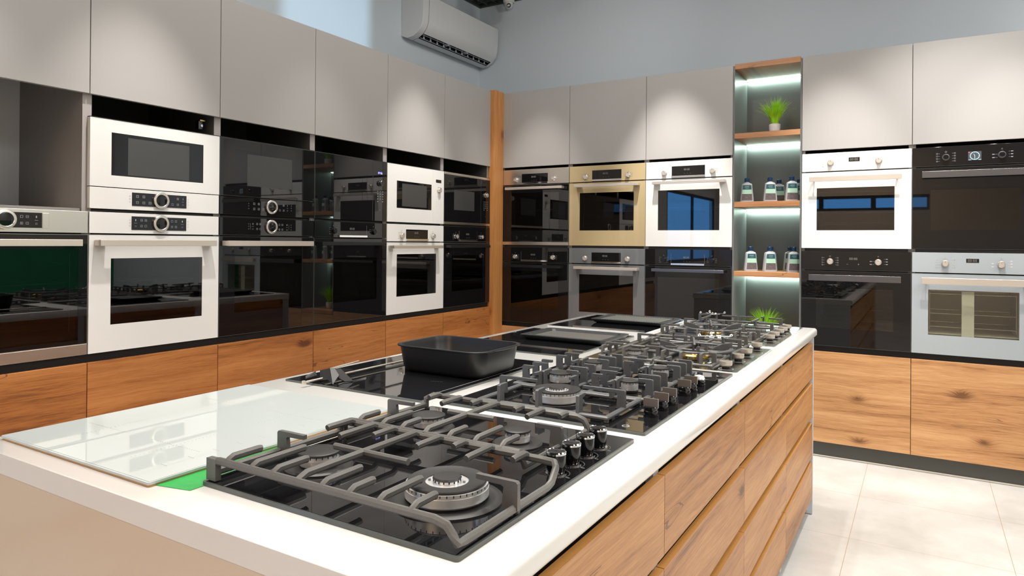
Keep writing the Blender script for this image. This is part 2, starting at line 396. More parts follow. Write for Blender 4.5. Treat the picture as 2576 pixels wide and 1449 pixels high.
# near wall with a long band of windows
wn = mb(M['wall_pale'])
WX0, WX1, WZ0, WZ1 = -0.4, 3.0, 1.93, 2.2
wn.box(XW, XR, YN-.1, YN, 0, WZ0); wn.box(XW, XR, YN-.1, YN, WZ1, 4.2)
wn.box(XW, WX0, YN-.1, YN, WZ0, WZ1); wn.box(WX1, XR, YN-.1, YN, WZ0, WZ1)
structure(wn.build('wall_near'))
for i in range(4):
    a = WX0+(WX1-WX0)/4*i; b = a+(WX1-WX0)/4
    fw = mb(M['frame_dark']); fw.frame(a, b, WZ0, WZ1, 0, YN-.08, YN-.02, M['frame_dark'], (a+.04, b-.04, WZ0+.05, WZ1-.05))
    fo = structure(fw.build('window_%d' % (i+1)))
    mb(M['glass_pane']).box(a+.04, b-.04, YN-.052, YN-.048, WZ0+.05, WZ1-.05).build('window_glass', parent=fo)
for i in range(2):
    a = LY0+(LY1-LY0)/2*i; b = a+(LY1-LY0)/2
    fw = mb(M['frame_dark']); fw.box(XW-.03, XW-.005, a, a+.05, LZ0, LZ1); fw.box(XW-.03, XW-.005, b-.05, b, LZ0, LZ1); fw.box(XW-.03, XW-.005, a+.05, b-.05, LZ0, LZ0+.05); fw.box(XW-.03, XW-.005, a+.05, b-.05, LZ1-.05, LZ1)
    fo = structure(fw.build('window_%d' % (i+5)))
    mb(M['glass_pane']).box(XW-.020, XW-.016, a+.05, b-.05, LZ0+.05, LZ1-.05).build('window_glass', parent=fo)
mb(M['frame_dark']).box(XR+.02, XR+.04, SY0, SY1, SZ0, SZ0+.02).build('window_7')['kind'] = 'structure'
# open-cell black grid ceiling under a black void
gr = mb(M['grid'])
n = int((XR-XW)/0.1)
for i in range(n+1): gr.box(XW+i*.1-.003, XW+i*.1+.003, YN, YW, ZC, ZC+.022)
for i in range(int((YW-YN)/0.1)+1): gr.box(XW, XR, YW-i*.1-.003, YW-i*.1+.003, ZC+.0005, ZC+.0215)
gr.box(XW, XW+.02, YN, YW, ZC-.006, ZC+.04); gr.box(XW, XR, YW-.02, YW, ZC-.006, ZC+.04)
gr.box(XW, XR, YN, YW, 4.15, 4.2, M['void'])
structure(gr.build('ceiling'))

# ------------------------------------------------------------------ small writing helpers
SEG = {'0': 'abcdef', '1': 'bc', '2': 'abged', '3': 'abgcd', '4': 'fgbc', '5': 'afgcd', '6': 'afgedc', '7': 'abc', '8': 'abcdefg', '9': 'abcdfg'}
def digits(b, txt, x, z, h, y, mat, t=None):
    """seven-segment characters drawn as tiny bars standing on a panel face at local y"""
    t = t or h*0.13; wd = h*0.55
    for ch in txt:
        if ch == ':':
            for q in (0.3, 0.7): b.box(x, x+t, y-.0004, y, z+h*q-t/2, z+h*q+t/2, mat)
            x += t*2.2; continue
        if ch == ' ': x += wd; continue
        for s in SEG[ch]:
            bx = {'a': (x+t, x+wd-t, z+h-t, z+h), 'g': (x+t, x+wd-t, z+h/2-t/2, z+h/2+t/2), 'd': (x+t, x+wd-t, z, z+t),
                  'f': (x, x+t, z+h/2, z+h-t*.4), 'b': (x+wd-t, x+wd, z+h/2, z+h-t*.4), 'e': (x, x+t, z+t*.4, z+h/2), 'c': (x+wd-t, x+wd, z+t*.4, z+h/2)}[s]
            b.box(bx[0], bx[1], y-.0004, y, bx[2], bx[3], mat)
        x += wd+t*1.5
def icon(b, x, z, s, y, mat, kind=0):
    t = s*0.11
    b.box(x-s/2, x+s/2, y-.0004, y, z+s/2-t, z+s/2, mat); b.box(x-s/2, x+s/2, y-.0004, y, z-s/2, z-s/2+t, mat)
    b.box(x-s/2, x-s/2+t, y-.0004, y, z-s/2, z+s/2, mat); b.box(x+s/2-t, x+s/2, y-.0004, y, z-s/2, z+s/2, mat)
    if kind == 1: b.box(x-s*.25, x+s*.25, y-.0004, y, z-t/2, z+t/2, mat)
    if kind == 2: b.box(x-s*.25, x+s*.25, y-.0004, y, z+s*.1, z+s*.1+t, mat); b.box(x-s*.25, x+s*.25, y-.0004, y, z-s*.2, z-s*.2+t, mat)
    if kind == 3: b.box(x-t/2, x+t/2, y-.0004, y, z-s*.22, z+s*.22, mat)
def dial_marks(b, x, z, y, mat, r=0.034, right=4, left=4, dz=0.0135, lines=True, s=0.006):
    for side, cnt in ((-1, left), (1, right)):
        for i in range(cnt):
            zz = z+dz*((cnt-1)/2-i)
            icon(b, x+side*r, zz, s, y, mat, (i+side) % 4)
            if lines: b.box(*sorted((x+side*(r-.005), x+side*(r-.014))), y-.0004, y, zz-.0004, zz+.0004, mat)
    icon(b, x, z+.0305, s*1.15, y, mat, 0)

# ------------------------------------------------------------------ appliance builder
# local frame: x right, y into the wall, z up; the origin is the bottom centre of the front face
LR = math.radians(90)
Y0 = -0.1297                                     # end of the left run beside the corner post
def left_loc(k, z): return (0.0, Y0-0.6*k+0.3, z+ZF)           # k = 1 beside the post
def right_loc(k, z):
    x = 0.0225+0.6*k+0.3 if k < 3 else 0.0225+1.8+0.4245+0.6*(k-3)+0.3
    return (x, 0.0, z+ZF)

def knob_wall(parent, x, z, style, r=0.0165):
    """rotary selector standing out of a control panel"""
    b = mb(M['alu'])
    if style == 'ring':
        rr = 0.036
        b.lathe([(rr, 0.0005), (rr, 0.010), (rr-.002, 0.012), (rr-.009, 0.0125), (rr-.0105, 0.011), (rr-.0115, 0.006)], 48, (x, 0, z), 'y', M['steel'], caps=False)
        b.lathe([(rr-.0105, 0.0005), (rr-.0115, 0.0095), (rr-.013, 0.0098)], 40, (x, 0, z), 'y', M['display'])
        return b.build('knob', parent=parent, smooth=30)
    m1 = {'steel': M['steel'], 'dark': M['steel_dark'], 'chrome': M['chrome'], 'black': M['knob_gloss']}[style]
    b.mats = []; b._m(m1)
    b.lathe([(r*1.12, 0.0003), (r*1.12, 0.003), (r*.98, 0.0035), (r*.95, 0.017), (r*.86, 0.0185)], 32, (x, 0, z), 'y', m1)
    b.lathe([(r*.80, 0.0180), (r*.80, 0.0190)], 32, (x, 0, z), 'y', M['knob_gloss'] if style in ('black', 'dark') else M['champagne'])
    b.box(x-.0007, x+.0007, -.0195, -.018, z+r*.3, z+r*.8, M['gap'])
    return b.build('knob', parent=parent, smooth=30)

def bar_handle(parent, x0, x1, z, h, style, mat, out=0.042):
    b = mb(mat)
    if style == 'bar':
        b.box(x0, x1, -out-.008, -out+.004, z-h/2, z+h/2)
        for xa, xb in ((x0, x0+.045), (x1-.045, x1)): b.box(xa, xb, -out+.003, -.001, z-h/2+.001, z+h/2-.001)
    else:                                                        # flat plate on thin stems
        b.box(x0, x1, -out-.006, -out, z-h/2, z+h/2)
        for xa in (x0+.02, x1-.028): b.box(xa, xa+.008, -out, -.001, z-h/2+.006, z+h/2-.006)
    return b.build('handle', parent=parent, bevel=0.0015)

def cavity_box(parent, win, depth, mat, rack=True, rails=True, racks=(0.55,), fill=None):
    x0, x1, z0, z1 = win
    b = mb(mat); e = 0.02; t = .004
    X0, X1, Z0, Z1 = x0-e, x1+e, z0-e*.6, z1+e*.8
    b.box(X0, X1, depth, depth+t, Z0, Z1); b.box(X0-t, X0, .021, depth+t, Z0, Z1); b.box(X1, X1+t, .021, depth+t, Z0, Z1)
    b.box(X0-t, X1+t, .021, depth+t, Z0-t, Z0); b.box(X0-t, X1+t, .021, depth+t, Z1, Z1+t)
    cv = b.build('cavity', parent=parent)
    if rails:
        g = mb(M['chrome'])
        for xx in (X0+.008, X1-.008):
            for q in (0.18, 0.4, 0.62, 0.84):
                zz = Z0+(Z1-Z0)*q; g.tube([(xx, .05, zz), (xx, depth-.03, zz)], .0016)
            for yy in (.05, depth-.03): g.tube([(xx, yy, Z0+.02), (xx, yy, Z1-.02)], .0016)
        g.build('side_rail', parent=cv)
    for q in (racks if rack else ()):
        g = mb(M['chrome']); zz = Z0+(Z1-Z0)*q
        g.tube([(X0+.01, .045, zz), (X1-.01, .045, zz)], .0022); g.tube([(X0+.01, depth-.04, zz), (X1-.01, depth-.04, zz)], .0022)
        for i in range(17):
            xx = X0+.015+(X1-X0-.03)*i/16; g.tube([(xx, .045, zz+.002), (xx, depth-.04, zz+.002)], .0011)
        g.build('wire_rack', parent=cv)
    return cv

def oven(name, label, loc, rz, H, ctrl, body, win, handle, knobs, disp=None, cat='oven', group=None, win_mat=None, cav=None, trim=None,
         marks=None, racks=(0.55,), ctrl_mat=None, door_mat=None, knob_style='steel', extra=None, bump_lip=False, side_mat=None):
    """ctrl: z where the control panel starts; win/handle/disp/knobs in the local frame"""
    t = thing(name, label, cat, loc, rz, group)
    wm = body if ctrl_mat is None else ctrl_mat; dm = body if door_mat is None else door_mat
    hw = .2975
    # steel chassis behind the fronts
    ch = mb(M['gap']); ch.box(-.279, .279, .45, .46, .012, H-.014); ch.box(-.279, .279, .022, .45, H-.020, H-.014)
    ch.box(-.279, .279, .022, .45, .001, .006); ch.box(-.280, -.277, .022, .46, .006, H-.014); ch.box(.277, .280, .022, .46, .006, H-.014)
    ch.box(-.277, .277, .022, .03, ctrl-.012, ctrl+.01)
    ch.build('chassis', parent=t)
    cp = mb(wm); cp.box(-hw, hw, 0, .02, ctrl+.0035, H); cpo = cp.build('control_panel', parent=t, bevel=.0012)
    d = mb(dm)
    dz0 = 0.0
    if trim:
        dz0 = trim; tb = mb(M['steel']); tb.box(-hw, hw, -.001, .02, 0, trim-.001); 
    d.frame(-hw, hw, dz0, ctrl-.0035, 0, 0, .02, dm, win); do = d.build('door', parent=t)
    if trim: tb.build('trim_strip', parent=do, bevel=.001)
    # on black glass, paler strips put the edge highlight into the colour
    e = mb(M['glass_edge'] if body is M['black_glass'] else body)
    for (a, b2, c2, d2) in ((-hw, hw, ctrl-.0046, ctrl-.0034), (-hw, hw, dz0, dz0+.0012)): e.box(a, b2, -.0006, .0, c2, d2)
    e.box(-hw-.0006, -hw+.0006, -.0006, .02, dz0, ctrl-.0035); e.box(hw-.0006, hw+.0006, -.0006, .02, dz0, ctrl-.0035)
    e.box(-hw, hw, -.0006, 0, ctrl+.0035, ctrl+.0045)
    e.build('glass_edge', parent=do)
    mb(win_mat or M['window']).box(win[0], win[1], .0008, .003, win[2], win[3]).build('window_pane', parent=do)
    cavity_box(t, (win[0]+.02, win[1]-.02, win[2]+.02, win[3]-.015), .40, cav or M['cavity'], racks=racks)
    x0, x1, hz, hh, hs, hm = handle
    bar_handle(do, x0, x1, hz, hh, hs, hm)
    for kx, kz in knobs: knob_wall(cpo, kx, kz, knob_style)
    if disp:
        x0, x1, z0, z1 = disp[:4]
        dd = mb(M['display']); dd.box(x0, x1, -.0012, .0, z0, z1); dd.build('display', parent=cpo)
    if marks:
        g = mb(M['mark_white']); marks(g); g.build('printed_marks', parent=cpo)
    if extra: extra(t, cpo, do)
    return t

def serie8(loc, label, body, which, group=None, name='built_in_oven', icons_dark=True, steel=False, black=False):
    """full-size oven with a central ring dial"""
    base = loc[2]-ZF
    Z = lambda z: z-base
    def marks(g):
        y = -.0016
        def row(x0, n, z, dx=.019, s=.0095, kk=0):
            for i in range(n): icon(g, x0+i*dx, Z(z), s, y, M['mark_white'], (i+kk) % 4)
        row(-.082, 2, 1.350, kk=1); row(-.082, 2, 1.325, kk=3)
        row(.058, 2, 1.350); row(.058, 2, 1.325, kk=2)
        for x in (-.108, .108):
            g.box(x-.002, x+.002, y-.0004, y, Z(1.346), Z(1.354), M['mark_white']); g.box(x-.006, x+.006, y-.0004, y, Z(1.3365), Z(1.3375), M['mark_white'])
            icon(g, x, Z(1.324), .006, y, M['mark_white'], 0)
        mm = M['mark_white'] if black else M['mark_grey']
        for x in (-.132, .137):
            for q in (1.35, 1.3375, 1.325): icon(g, x, Z(q), .0045, -.0003, mm, 0)
        if black:
            for x in (-.121, .121): g.box(x-.0004, x+.0004, -.0004, 0, Z(1.322), Z(1.353), M['mark_white'])
    def extra(t, cpo, do):
        if steel:
            q = mb(M['steel']); q.box(.13, .152, -.0018, 0, Z(1.306), Z(1.366)); q.build('touch_strip', parent=cpo, bevel=.001)
    disp = (-.125, .128, Z(1.308), Z(1.366)) if not black else (-.11, .12, Z(1.308), Z(1.366))
    hx0, hx1 = (-.278, .254) if not black else (-.283, .253)
    return oven(name, label, loc, LR, .579, Z(1.2885), body, (-.210, .212, Z(.911), Z(1.187)) if not steel else (-.262, .262, Z(.86), Z(1.225)),
                (hx0, hx1, Z(1.252), .026, 'bar', M['champagne']), [], disp, group=group, marks=marks,
                ctrl_mat=M['steel'] if steel else None, trim=Z(.844) if steel else None, door_mat=M['black_glass'] if steel else None, win_mat=M['window_dark'] if black else None,
                extra=lambda t, c, d: (knob_wall(c, .004, Z(1.338), 'ring'), extra(t, c, d)), racks=(.62,))

# ------------------------------------------------------------------ LEFT RUN appliances
# white pair with ring dials (fifth column from the corner post) and its black twin (fourth)
def compact8(loc, label, body, black=False):
    base = loc[2]-ZF; Z = lambda z: z-base; hw = .2975
    t = thing('compact_microwave', label, 'microwave', loc, LR)
    ch = mb(M['gap']); ch.box(-.279, .279, .022, .024, .002, .37); ch.box(-.279, .279, .024, .4, .36, .366); ch.box(-.279, .279, .024, .4, .0, .004); ch.box(-.280, -.277, .024, .4, .004, .366); ch.box(.277, .280, .024, .4, .004, .366)
    ch.box(-hw-.0004, hw, .002, .02, .373, .379)
    ch.build('chassis', parent=t)
    d = mb(body); win = (-.212, .213, Z(1.534), Z(1.713))
    d.frame(-hw, hw, Z(1.485), .375, 0, 0, .02, body, win); do = d.build('door', parent=t)
    e = mb(M['glass_edge'] if black else body)
    e.box(-hw, hw, -.0006, 0, Z(1.485), Z(1.486)); e.box(-hw-.0006, -hw+.0006, -.0006, .02, Z(1.485), .375); e.box(hw-.0006, hw+.0006, -.0006, .02, Z(1.485), .375)
    e.box(-hw, hw, -.0006, 0, .3738, .375)
    e.build('glass_edge', parent=do)
    wp = mb(M['display']); wp.frame(win[0], win[1], win[2], win[3], 0, .0006, .004, M['black_glass'] if not black else simple('dark_navy_glass', (.008, .009, .012), .015), (-.142, .142, Z(1.54), Z(1.70)))
    wp.box(-.142, .142, .0012, .004, Z(1.54), Z(1.70), M['mesh_grey']); wp.build('window_pane', parent=do)
    cp = mb(body); cp.box(-hw, hw, 0, .02, .003, Z(1.4815)); cpo = cp.build('control_panel', parent=t, bevel=.0012)
    dd = mb(M['display']); dd.box(-.124, .128, -.0012, 0, Z(1.411), Z(1.468)); dd.build('display', parent=cpo)
    g = mb(M['mark_white']); y = -.0016
    for i, x in enumerate((-.101, -.073)): icon(g, x, Z(1.452), .011, y, M['mark_white'], i+1)
    for i, x in enumerate((-.101, -.073, -.045)): icon(g, x, Z(1.426), .011, y, M['mark_white'], 1)
    icon(g, .085, Z(1.452), .0095, y, M['mark_white'], 2)
    for i, x in enumerate((.060, .085)): icon(g, x, Z(1.426), .0095, y, M['mark_white'], i*3)
    g.box(.109, .111, y-.0004, y, Z(1.448), Z(1.456), M['mark_white']); g.box(.105, .115, y-.0004, y, Z(1.4385), Z(1.4395), M['mark_white']); icon(g, .110, Z(1.426), .006, y, M['mark_white'])
    for x in (-.133, .137):
        for q in (1.452, 1.440, 1.427): icon(g, x, Z(q), .0045, -.0003, M['mark_white'] if black else M['mark_grey'], 0)
    if black: digits(g, '12:07', -.0115, Z(1.436), .0085, -.0102, M['seg_off'])
    g.build('printed_marks', parent=cpo)
    knob_wall(cpo, .004, Z(1.440), 'ring')
    return t
compact8(left_loc(5, 1.390), 'white glass compact microwave above the white oven with a ring dial', M['white_glass'])
compact8(left_loc(4, 1.390), 'black glass compact microwave with a ring dial between white and black columns', M['black_glass'], True)
serie8(left_loc(5, .800), 'large white glass oven with a ring dial and champagne bar handle, left wall', M['white_glass'], 5)
serie8(left_loc(4, .800), 'black glass oven with a ring dial and a pale bar handle', M['black_glass'], 4, black=True)
serie8(left_loc(6, .800), 'stainless steel oven with a ring dial, cut by the left edge of the photo', M['steel'], 6, steel=True)

def side_panel_microwave(loc, label, body, look):
    base = loc[2]-ZF; Z = lambda z: z-base; hw = .2975
    t = thing('built_in_microwave', label, 'microwave', loc, LR)
    ch = mb(M['gap']); ch.box(-.279, .279, .022, .024, .002, .37); ch.box(-.279, .279, .024, .4, .36, .366); ch.box(-.279, .279, .024, .4, .0, .004); ch.box(-.280, -.277, .024, .4, .004, .366); ch.box(.277, .280, .024, .4, .004, .366)
    ch.box(-hw, hw, .002, .02, .373, .378)
    ch.build('chassis', parent=t)
    black = look != 'white'
    z0, z1 = (.003, .375) if look != 'steel' else (.022, .356)
    win = {'white': (-.207, .156, Z(1.484), Z(1.660)), 'black': (-.24, .12, Z(1.47), Z(1.68)), 'steel': (-.213, .118, Z(1.484), Z(1.663))}[look]
    d = mb(body); d.frame(-hw, .1695, z0, z1, 0, 0, .02, body, win); do = d.build('door', parent=t)
    wp = mb(M['black_glass']); ins = {'white': (-.153, .105, Z(1.497), Z(1.646)), 'black': (-.19, .08, Z(1.50), Z(1.65)), 'steel': (-.178, .083, Z(1.499), Z(1.643))}[look]
    fm = M['window_dark'] if black else M['black_glass']
    wp.frame(win[0], win[1], win[2], win[3], 0, .0006, .004, M['black_glass'], ins)
    wp.box(ins[0], ins[1], .0014, .004, ins[2], ins[3], M['mesh_grey'] if look != 'black' else M['black_glass']); wp.build('window_pane', parent=do)
    cp = mb(body); cp.box(.1715, hw, 0, .02, z0, z1); cpo = cp.build('control_panel', parent=t, bevel=.0008)
    e = mb(M['glass_edge'] if black else body)
    e.box(.1684, .1696, -.0007, .02, z0, z1); e.box(-hw-.0006, -hw+.0006, -.0006, .02, z0, z1); e.box(-hw, .1695, -.0006, 0, z1-.001, z1)
    e.build('glass_edge', parent=do)
    if look == 'steel':
        for q0, q1 in ((.358, .375), (.003, .020)):
            s2 = mb(M['steel']); s2.box(-hw, .1695, -.001, .02, q0, q1); s2.build('trim_strip', parent=do, bevel=.001)
            s3 = mb(M['steel']); s3.box(.1715, hw, -.001, .02, q0, q1); s3.build('trim_strip', parent=cpo, bevel=.001)
    knob_wall(cpo, .237, Z(1.6285), 'dark' if look == 'black' else 'steel', .0175)
    g = mb(M['mark_white']); mk = M['mark_white'] if black else M['mark_pale']
    if look == 'white': 
        dd = mb(M['display']); dd.box(.205, .265, -.001, 0, Z(1.679), Z(1.700)); dd.build('display', parent=cpo)
    if look == 'black': digits(g, '07:56', .216, Z(1.686), .0125, -.0003, M['seg_blue'])
    for r in range(5):
        for c in range(3):
            if r == 4 and c == 1: continue
            x, z = .214+.0225*c, Z(1.577)-.0155*r
            g.box(x-.004, x+.004, -.0005, 0, z-.0022, z+.0022, mk)
    g.box(.234, .237, -.0005, 0, Z(1.461), Z(1.464), mk)
    g.build('printed_marks', parent=cpo)
    return t
side_panel_microwave(left_loc(3, 1.390), 'black glass microwave showing the time 07:56 in blue', M['black_glass'], 'black')
side_panel_microwave(left_loc(2, 1.390), 'white glass microwave with keypad and small round dial', M['white_glass'], 'white')
side_panel_microwave(left_loc(1, 1.390), 'black microwave with steel strips beside the oak corner post', M['black_glass'], 'steel')

def serie4(loc, rz, label, body, H, ctrl, kz, dz0, dz1, hz, win, strip=True, kstyle='chrome', hmat=None, white=False, door=None, trim=None, win_mat=None, cp=None, kx=(-.165, .168), digits_on=True, racks=(.55,), cav=None):
    def marks(g):
        mk = M['mark_white'] if body in (M['black_glass'], M['grey_glass']) else M['mark_grey']
        for i, x in enumerate(kx): dial_marks(g, x, kz, -.0003, mk, r=.030, right=4 if not i else 3, left=4 if not i else 3, dz=.0115, s=.0042)
        if digits_on: digits(g, '88:88', -.026, (dz0+dz1)/2+.008, .0125, -.0016, M['seg_off'])
        for i in range(3): icon(g, -.022+.02*i, dz0+.026, .0035, -.0016, M['mark_white'], 0)
        if body is M['black_glass']:
            for a in (-.113, .118): g.box(a-.0004, a+.0004, -.0006, 0, dz0, dz1, M['mark_white'])
            g.box(-.113, .118, -.0006, 0, dz1-.0008, dz1, M['mark_white'])
    def extra(t, cpo, do):
        if strip:
            s = mb(M['chrome']); s.box(-.113, .118, -.008, 0, dz0-.0005, dz0+.012); s.build('chrome_strip', parent=cpo, bevel=.001)
    return oven('built_in_oven', label, loc, rz, H, ctrl, body, win, (-.284 if rz else -.238, .234 if rz else .258, hz, .020, 'bar', hmat or M['champagne']), [(k, kz) for k in kx], (-.112, .117, dz0+.001, dz1), marks=marks,
                knob_style=kstyle, ctrl_mat=cp, door_mat=door, trim=trim, win_mat=win_mat, extra=extra, racks=racks, cav=cav)
b = .800
serie4(left_loc(3, b), LR, 'black glass oven with two knobs under the microwave showing 07:56', M['black_glass'], .579, 1.2845-b, 1.3255-b, 1.290-b, 1.362-b, 1.253-b, (-.20, .21, .911-b, 1.17-b), kstyle='black', hmat=M['black_handle'], win_mat=M['window_dark'], kx=(-.156, .176))
serie4(left_loc(2, b), LR, 'white glass oven with two knobs and a champagne handle, left wall near the post', M['white_glass'], .579, 1.265-b, 1.306-b, 1.273-b, 1.347-b, 1.233-b, (-.202, .213, .911-b, 1.185-b), kstyle='steel', kx=(-.156, .173), racks=(.5, .12))
serie4(left_loc(1, b), LR, 'black glass oven right beside the oak corner post, on the left wall', M['black_glass'], .579, 1.263-b, 1.3065-b, 1.273-b, 1.349-b, 1.235-b, (-.20, .20, .911-b, 1.17-b), kstyle='chrome', hmat=M['black_handle'], win_mat=M['window_dark'], kx=(-.156, .175))

# ------------------------------------------------------------------ BACK RUN appliances
bu, bl = 1.248, .645
UP = dict(H=.590, ctrl=1.7165-bu, kz=1.7585-bu, dz0=1.7235-bu, dz1=1.802-bu, hz=1.6875-bu)
serie4(right_loc(0, bu), 0, 'steel and black upper oven next to the oak corner post, back wall', M['steel'], win=(-.214, .213, 1.360-bu, 1.654-bu), door=M['black_glass'], trim=.024, **UP)
serie4(right_loc(1, bu), 0, 'gold glass oven on the back wall', M['bronze_glass'], win=(-.212, .212, 1.360-bu, 1.638-bu), **UP)
serie4(right_loc(2, bu), 0, 'white glass upper oven to the left of the lit open shelves', M['white_glass'], win=(-.209, .215, 1.360-bu, 1.638-bu), kstyle='steel', **UP)
LO = dict(H=.584, ctrl=1.1135-bl, kz=1.1555-bl, dz0=1.121-bl, dz1=1.198-bl, hz=1.0845-bl)
serie4(right_loc(0, bl), 0, 'black glass lower oven next to the oak corner post, back wall', M['black_glass'], win=(-.214, .213, .757-bl, 1.045-bl), hmat=M['black_handle'], win_mat=M['window_dark'], kstyle='chrome', **LO)
serie4(right_loc(1, bl), 0, 'dark grey glass oven with a champagne handle under the gold oven', M['grey_glass'], win=(-.212, .212, .757-bl, 1.035-bl), kstyle='steel', **LO)
serie4(right_loc(2, bl), 0, 'black glass lower oven to the left of the lit open shelves', M['black_glass'], win=(-.209, .215, .757-bl, 1.035-bl), hmat=M['steel_dark'], kstyle='black', win_mat=M['window_dark'], **LO)

def flat_oven(k, base, label, body, kst, win, hmat, dispkind, ctrl, kz, dz0, dz1, hz, hh=.037, win_mat=None, cav=None, racks=(.9, .45, .15)):
    Z = lambda z: z-base
    dark = body is M['black_glass']
    def marks(g):
        mk = M['mark_white'] if dark else (M['mark_pale'] if body is M['silver_glass'] else M['mark_pale'])
        dial_marks(g, -.134, Z(kz), -.0003, mk, r=.043, right=4, left=4, dz=.0145, s=.0075)
        for i in range(3):
            zz = Z(kz)+.018-.0155*i; g.box(.158, .166, -.0004, 0, zz-.0004, zz+.0004, mk); g.box(.168, .178, -.0004, 0, zz-.002, zz+.002, mk)
        for i in range(2):
            zz = Z(kz)+.004-.018*i; g.box(.095, .108, -.0004, 0, zz-.0004, zz+.0004, mk); g.box(.083, .094, -.0004, 0, zz-.002, zz+.002, mk)
        icon(g, .128, Z(kz)+.033, .006, -.0003, mk, 0)
        if dispkind != 'clock':
            digits(g, '88:88', -.027, Z((dz0+dz1)/2)-.007, .014, -.0016, M['seg_off'])
        if dispkind == 'plus':
            g.box(-.042, -.034, -.0004, 0, Z(1.1505), Z(1.1520), M['mark_white'])
            g.box(.019, .027, -.0004, 0, Z(1.1505), Z(1.1520), M['mark_white']); g.box(.0222, .0238, -.0004, 0, Z(1.1473), Z(1.1552), M['mark_white'])
        if dispkind == 'dot': g.box(.0635, .0665, -.0004, 0, Z(1.7995), Z(1.8025), M['gap'])
    def extra(t, cpo, do):
        if dispkind == 'clock':
            s = mb(M['screen']); x0, x1 = -.028, .034; zc = (Z(dz0)+Z(dz1))/2; xc = .003
            s.box(x0, x1, -.0010, 0, Z(dz0), Z(dz1), M['screen'])
            s.lathe([(.0225, .0012), (.0225, .0016), (.0205, .0016), (.0205, .0012)], 40, (xc, 0, zc), 'y', M['screen_lit'], caps=False)
            for i in range(12):
                a = PI/6*i; s.sweep([(xc+.0165*math.cos(a), -.0014, zc+.0165*math.sin(a)), (xc+.0190*math.cos(a), -.0014, zc+.0190*math.sin(a))], .001, .0008, M['screen_lit'])
            for a, r in ((math.radians(-88), .017), (math.radians(115), .011)):
                s.sweep([(xc, -.0014, zc), (xc+r*math.cos(a), -.0014, zc+r*math.sin(a))], .0012, .0014, M['screen_lit'])
            s.box(x0+.001, x0+.007, -.0014, -.001, Z(dz1)-.007, Z(dz1)-.002, M['screen_red'])
            s.box(x0+.001, x0+.014, -.0014, -.001, Z(dz0)+.001, Z(dz0)+.0025, M['screen_lit']); s.box(x1-.014, x1-.001, -.0014, -.001, Z(dz0)+.001, Z(dz0)+.0025, M['screen_lit'])
            s.build('clock_screen', parent=cpo)
    return oven('built_in_oven', label, right_loc(k, base), 0, .588 if base > 1 else .584, Z(ctrl), body, win, (-.250, .249, Z(hz), hh, 'plate', hmat), [(-.134, Z(kz)), (.128, Z(kz))],
                None if dispkind == 'clock' else (-.034, .026, Z(dz0), Z(dz1)), marks=marks, knob_style=kst, extra=extra, win_mat=win_mat, cav=cav, racks=racks)
flat_oven(3, bu, 'white glass oven with a flat pale plate handle, right of the lit shelves', M['white_glass'], 'steel', (-.212, .211, 1.358-bu, 1.619-bu), M['champagne'], 'dot', 1.7205, 1.774, 1.777, 1.801, 1.6725, .031)
flat_oven(3, bl, 'black glass oven with a flat steel plate handle below the white one', M['black_glass'], 'steel', (-.214, .208, .757-bl, 1.003-bl), M['steel_dark'], 'plus', 1.1105, 1.167, 1.173, 1.196, 1.067, win_mat=M['window'])
flat_oven(4, bu, 'black glass oven with a lit clock dial screen, right edge of the photo', M['black_glass'], 'dark', (-.207, .213, 1.359-bu, 1.590-bu), M['steel_dark'], 'clock', 1.7205, 1.774, 1.751, 1.800, 1.675, win_mat=M['window_dark'])
last_oven = flat_oven(4, bl, 'silver grey glass oven with a light window, right edge of the photo', M['silver_glass'], 'steel', (-.216, .209, .755-bl, 1.015-bl), M['champagne'], 'seg', 1.1105, 1.168, 1.175, 1.196, 1.067, win_mat=M['window_light'], cav=M['cavity_light'])


ps = mb(M['mark_pale']); ps.box(-.054, .005, .008, .010, .752-bl, 1.010-bl, M['white_plastic']); ps.lathe([(.016, -.008), (.016, -.0072), (.0148, -.0072), (.0148, -.008)], 32, (-.0245, 0, .875-bl), 'y', M['mark_pale'], caps=False)
ps.build('protective_strip', parent=last_oven)

# ------------------------------------------------------------------ cabinets
def tall_cabinet(loc, rz, label, door_z0, wood_top, wood_mat, shelves, niche_back=None, hinge=False, group=None):
    t = thing('tall_cabinet', label, 'cabinet', (loc[0], loc[1], ZF), rz, group)
    hw = .3
    K = M['carcass'] if not niche_back else M['carcass_open']
    c = mb(K); E = M['edge']
    for s in (-1, 1):
        a, b2 = sorted((s*hw, s*(hw-.018))); 
        c.box(a, b2, .021, .57, .0486, 2.445, K, front=E)
    c.box(-hw+.018, hw-.018, .03, .57, 2.427, 2.445, K)
    for z in shelves: c.box(-hw+.018, hw-.018, .03, .57, z-.018, z, K)
    c.box(-hw+.018, hw-.018, .56, .57, .05, 2.427, K)
    c.box(-hw, hw, .0195, .0208, wood_top-.03, shelves[0]+.001, M['gap'])  # flat black strip painting the shade of the gap above the drawer front
    co = c.build('carcass', parent=t)
    if niche_back: mb(M['niche']).box(-hw+.018, hw-.018, .545, .559, niche_back[0], niche_back[1]).build('niche_back', parent=t)
    mb(M['door']).box(-hw+.0015, hw-.0015, 0, .019, door_z0, 2.4493).build('upper_door', parent=t, bevel=.0012)
    mb(wood_mat).box(-hw+.0015, hw-.0015, 0, .019, .0486, wood_top).build('drawer_front', parent=t, bevel=.0014)
    if hinge:
        h = mb(M['steel']); h.box(.235, .262, .06, .10, 1.836, 1.842, M['brass']); h.box(.238, .258, .075, .10, 1.80, 1.836, M['steel_dark']); h.lathe([(.006, 0), (.006, .012)], 12, (.248, .076, 1.815), 'y', M['chrome'])
        h.build('hinge', parent=t)
    return t
LD = 1.8585
LW = .7642
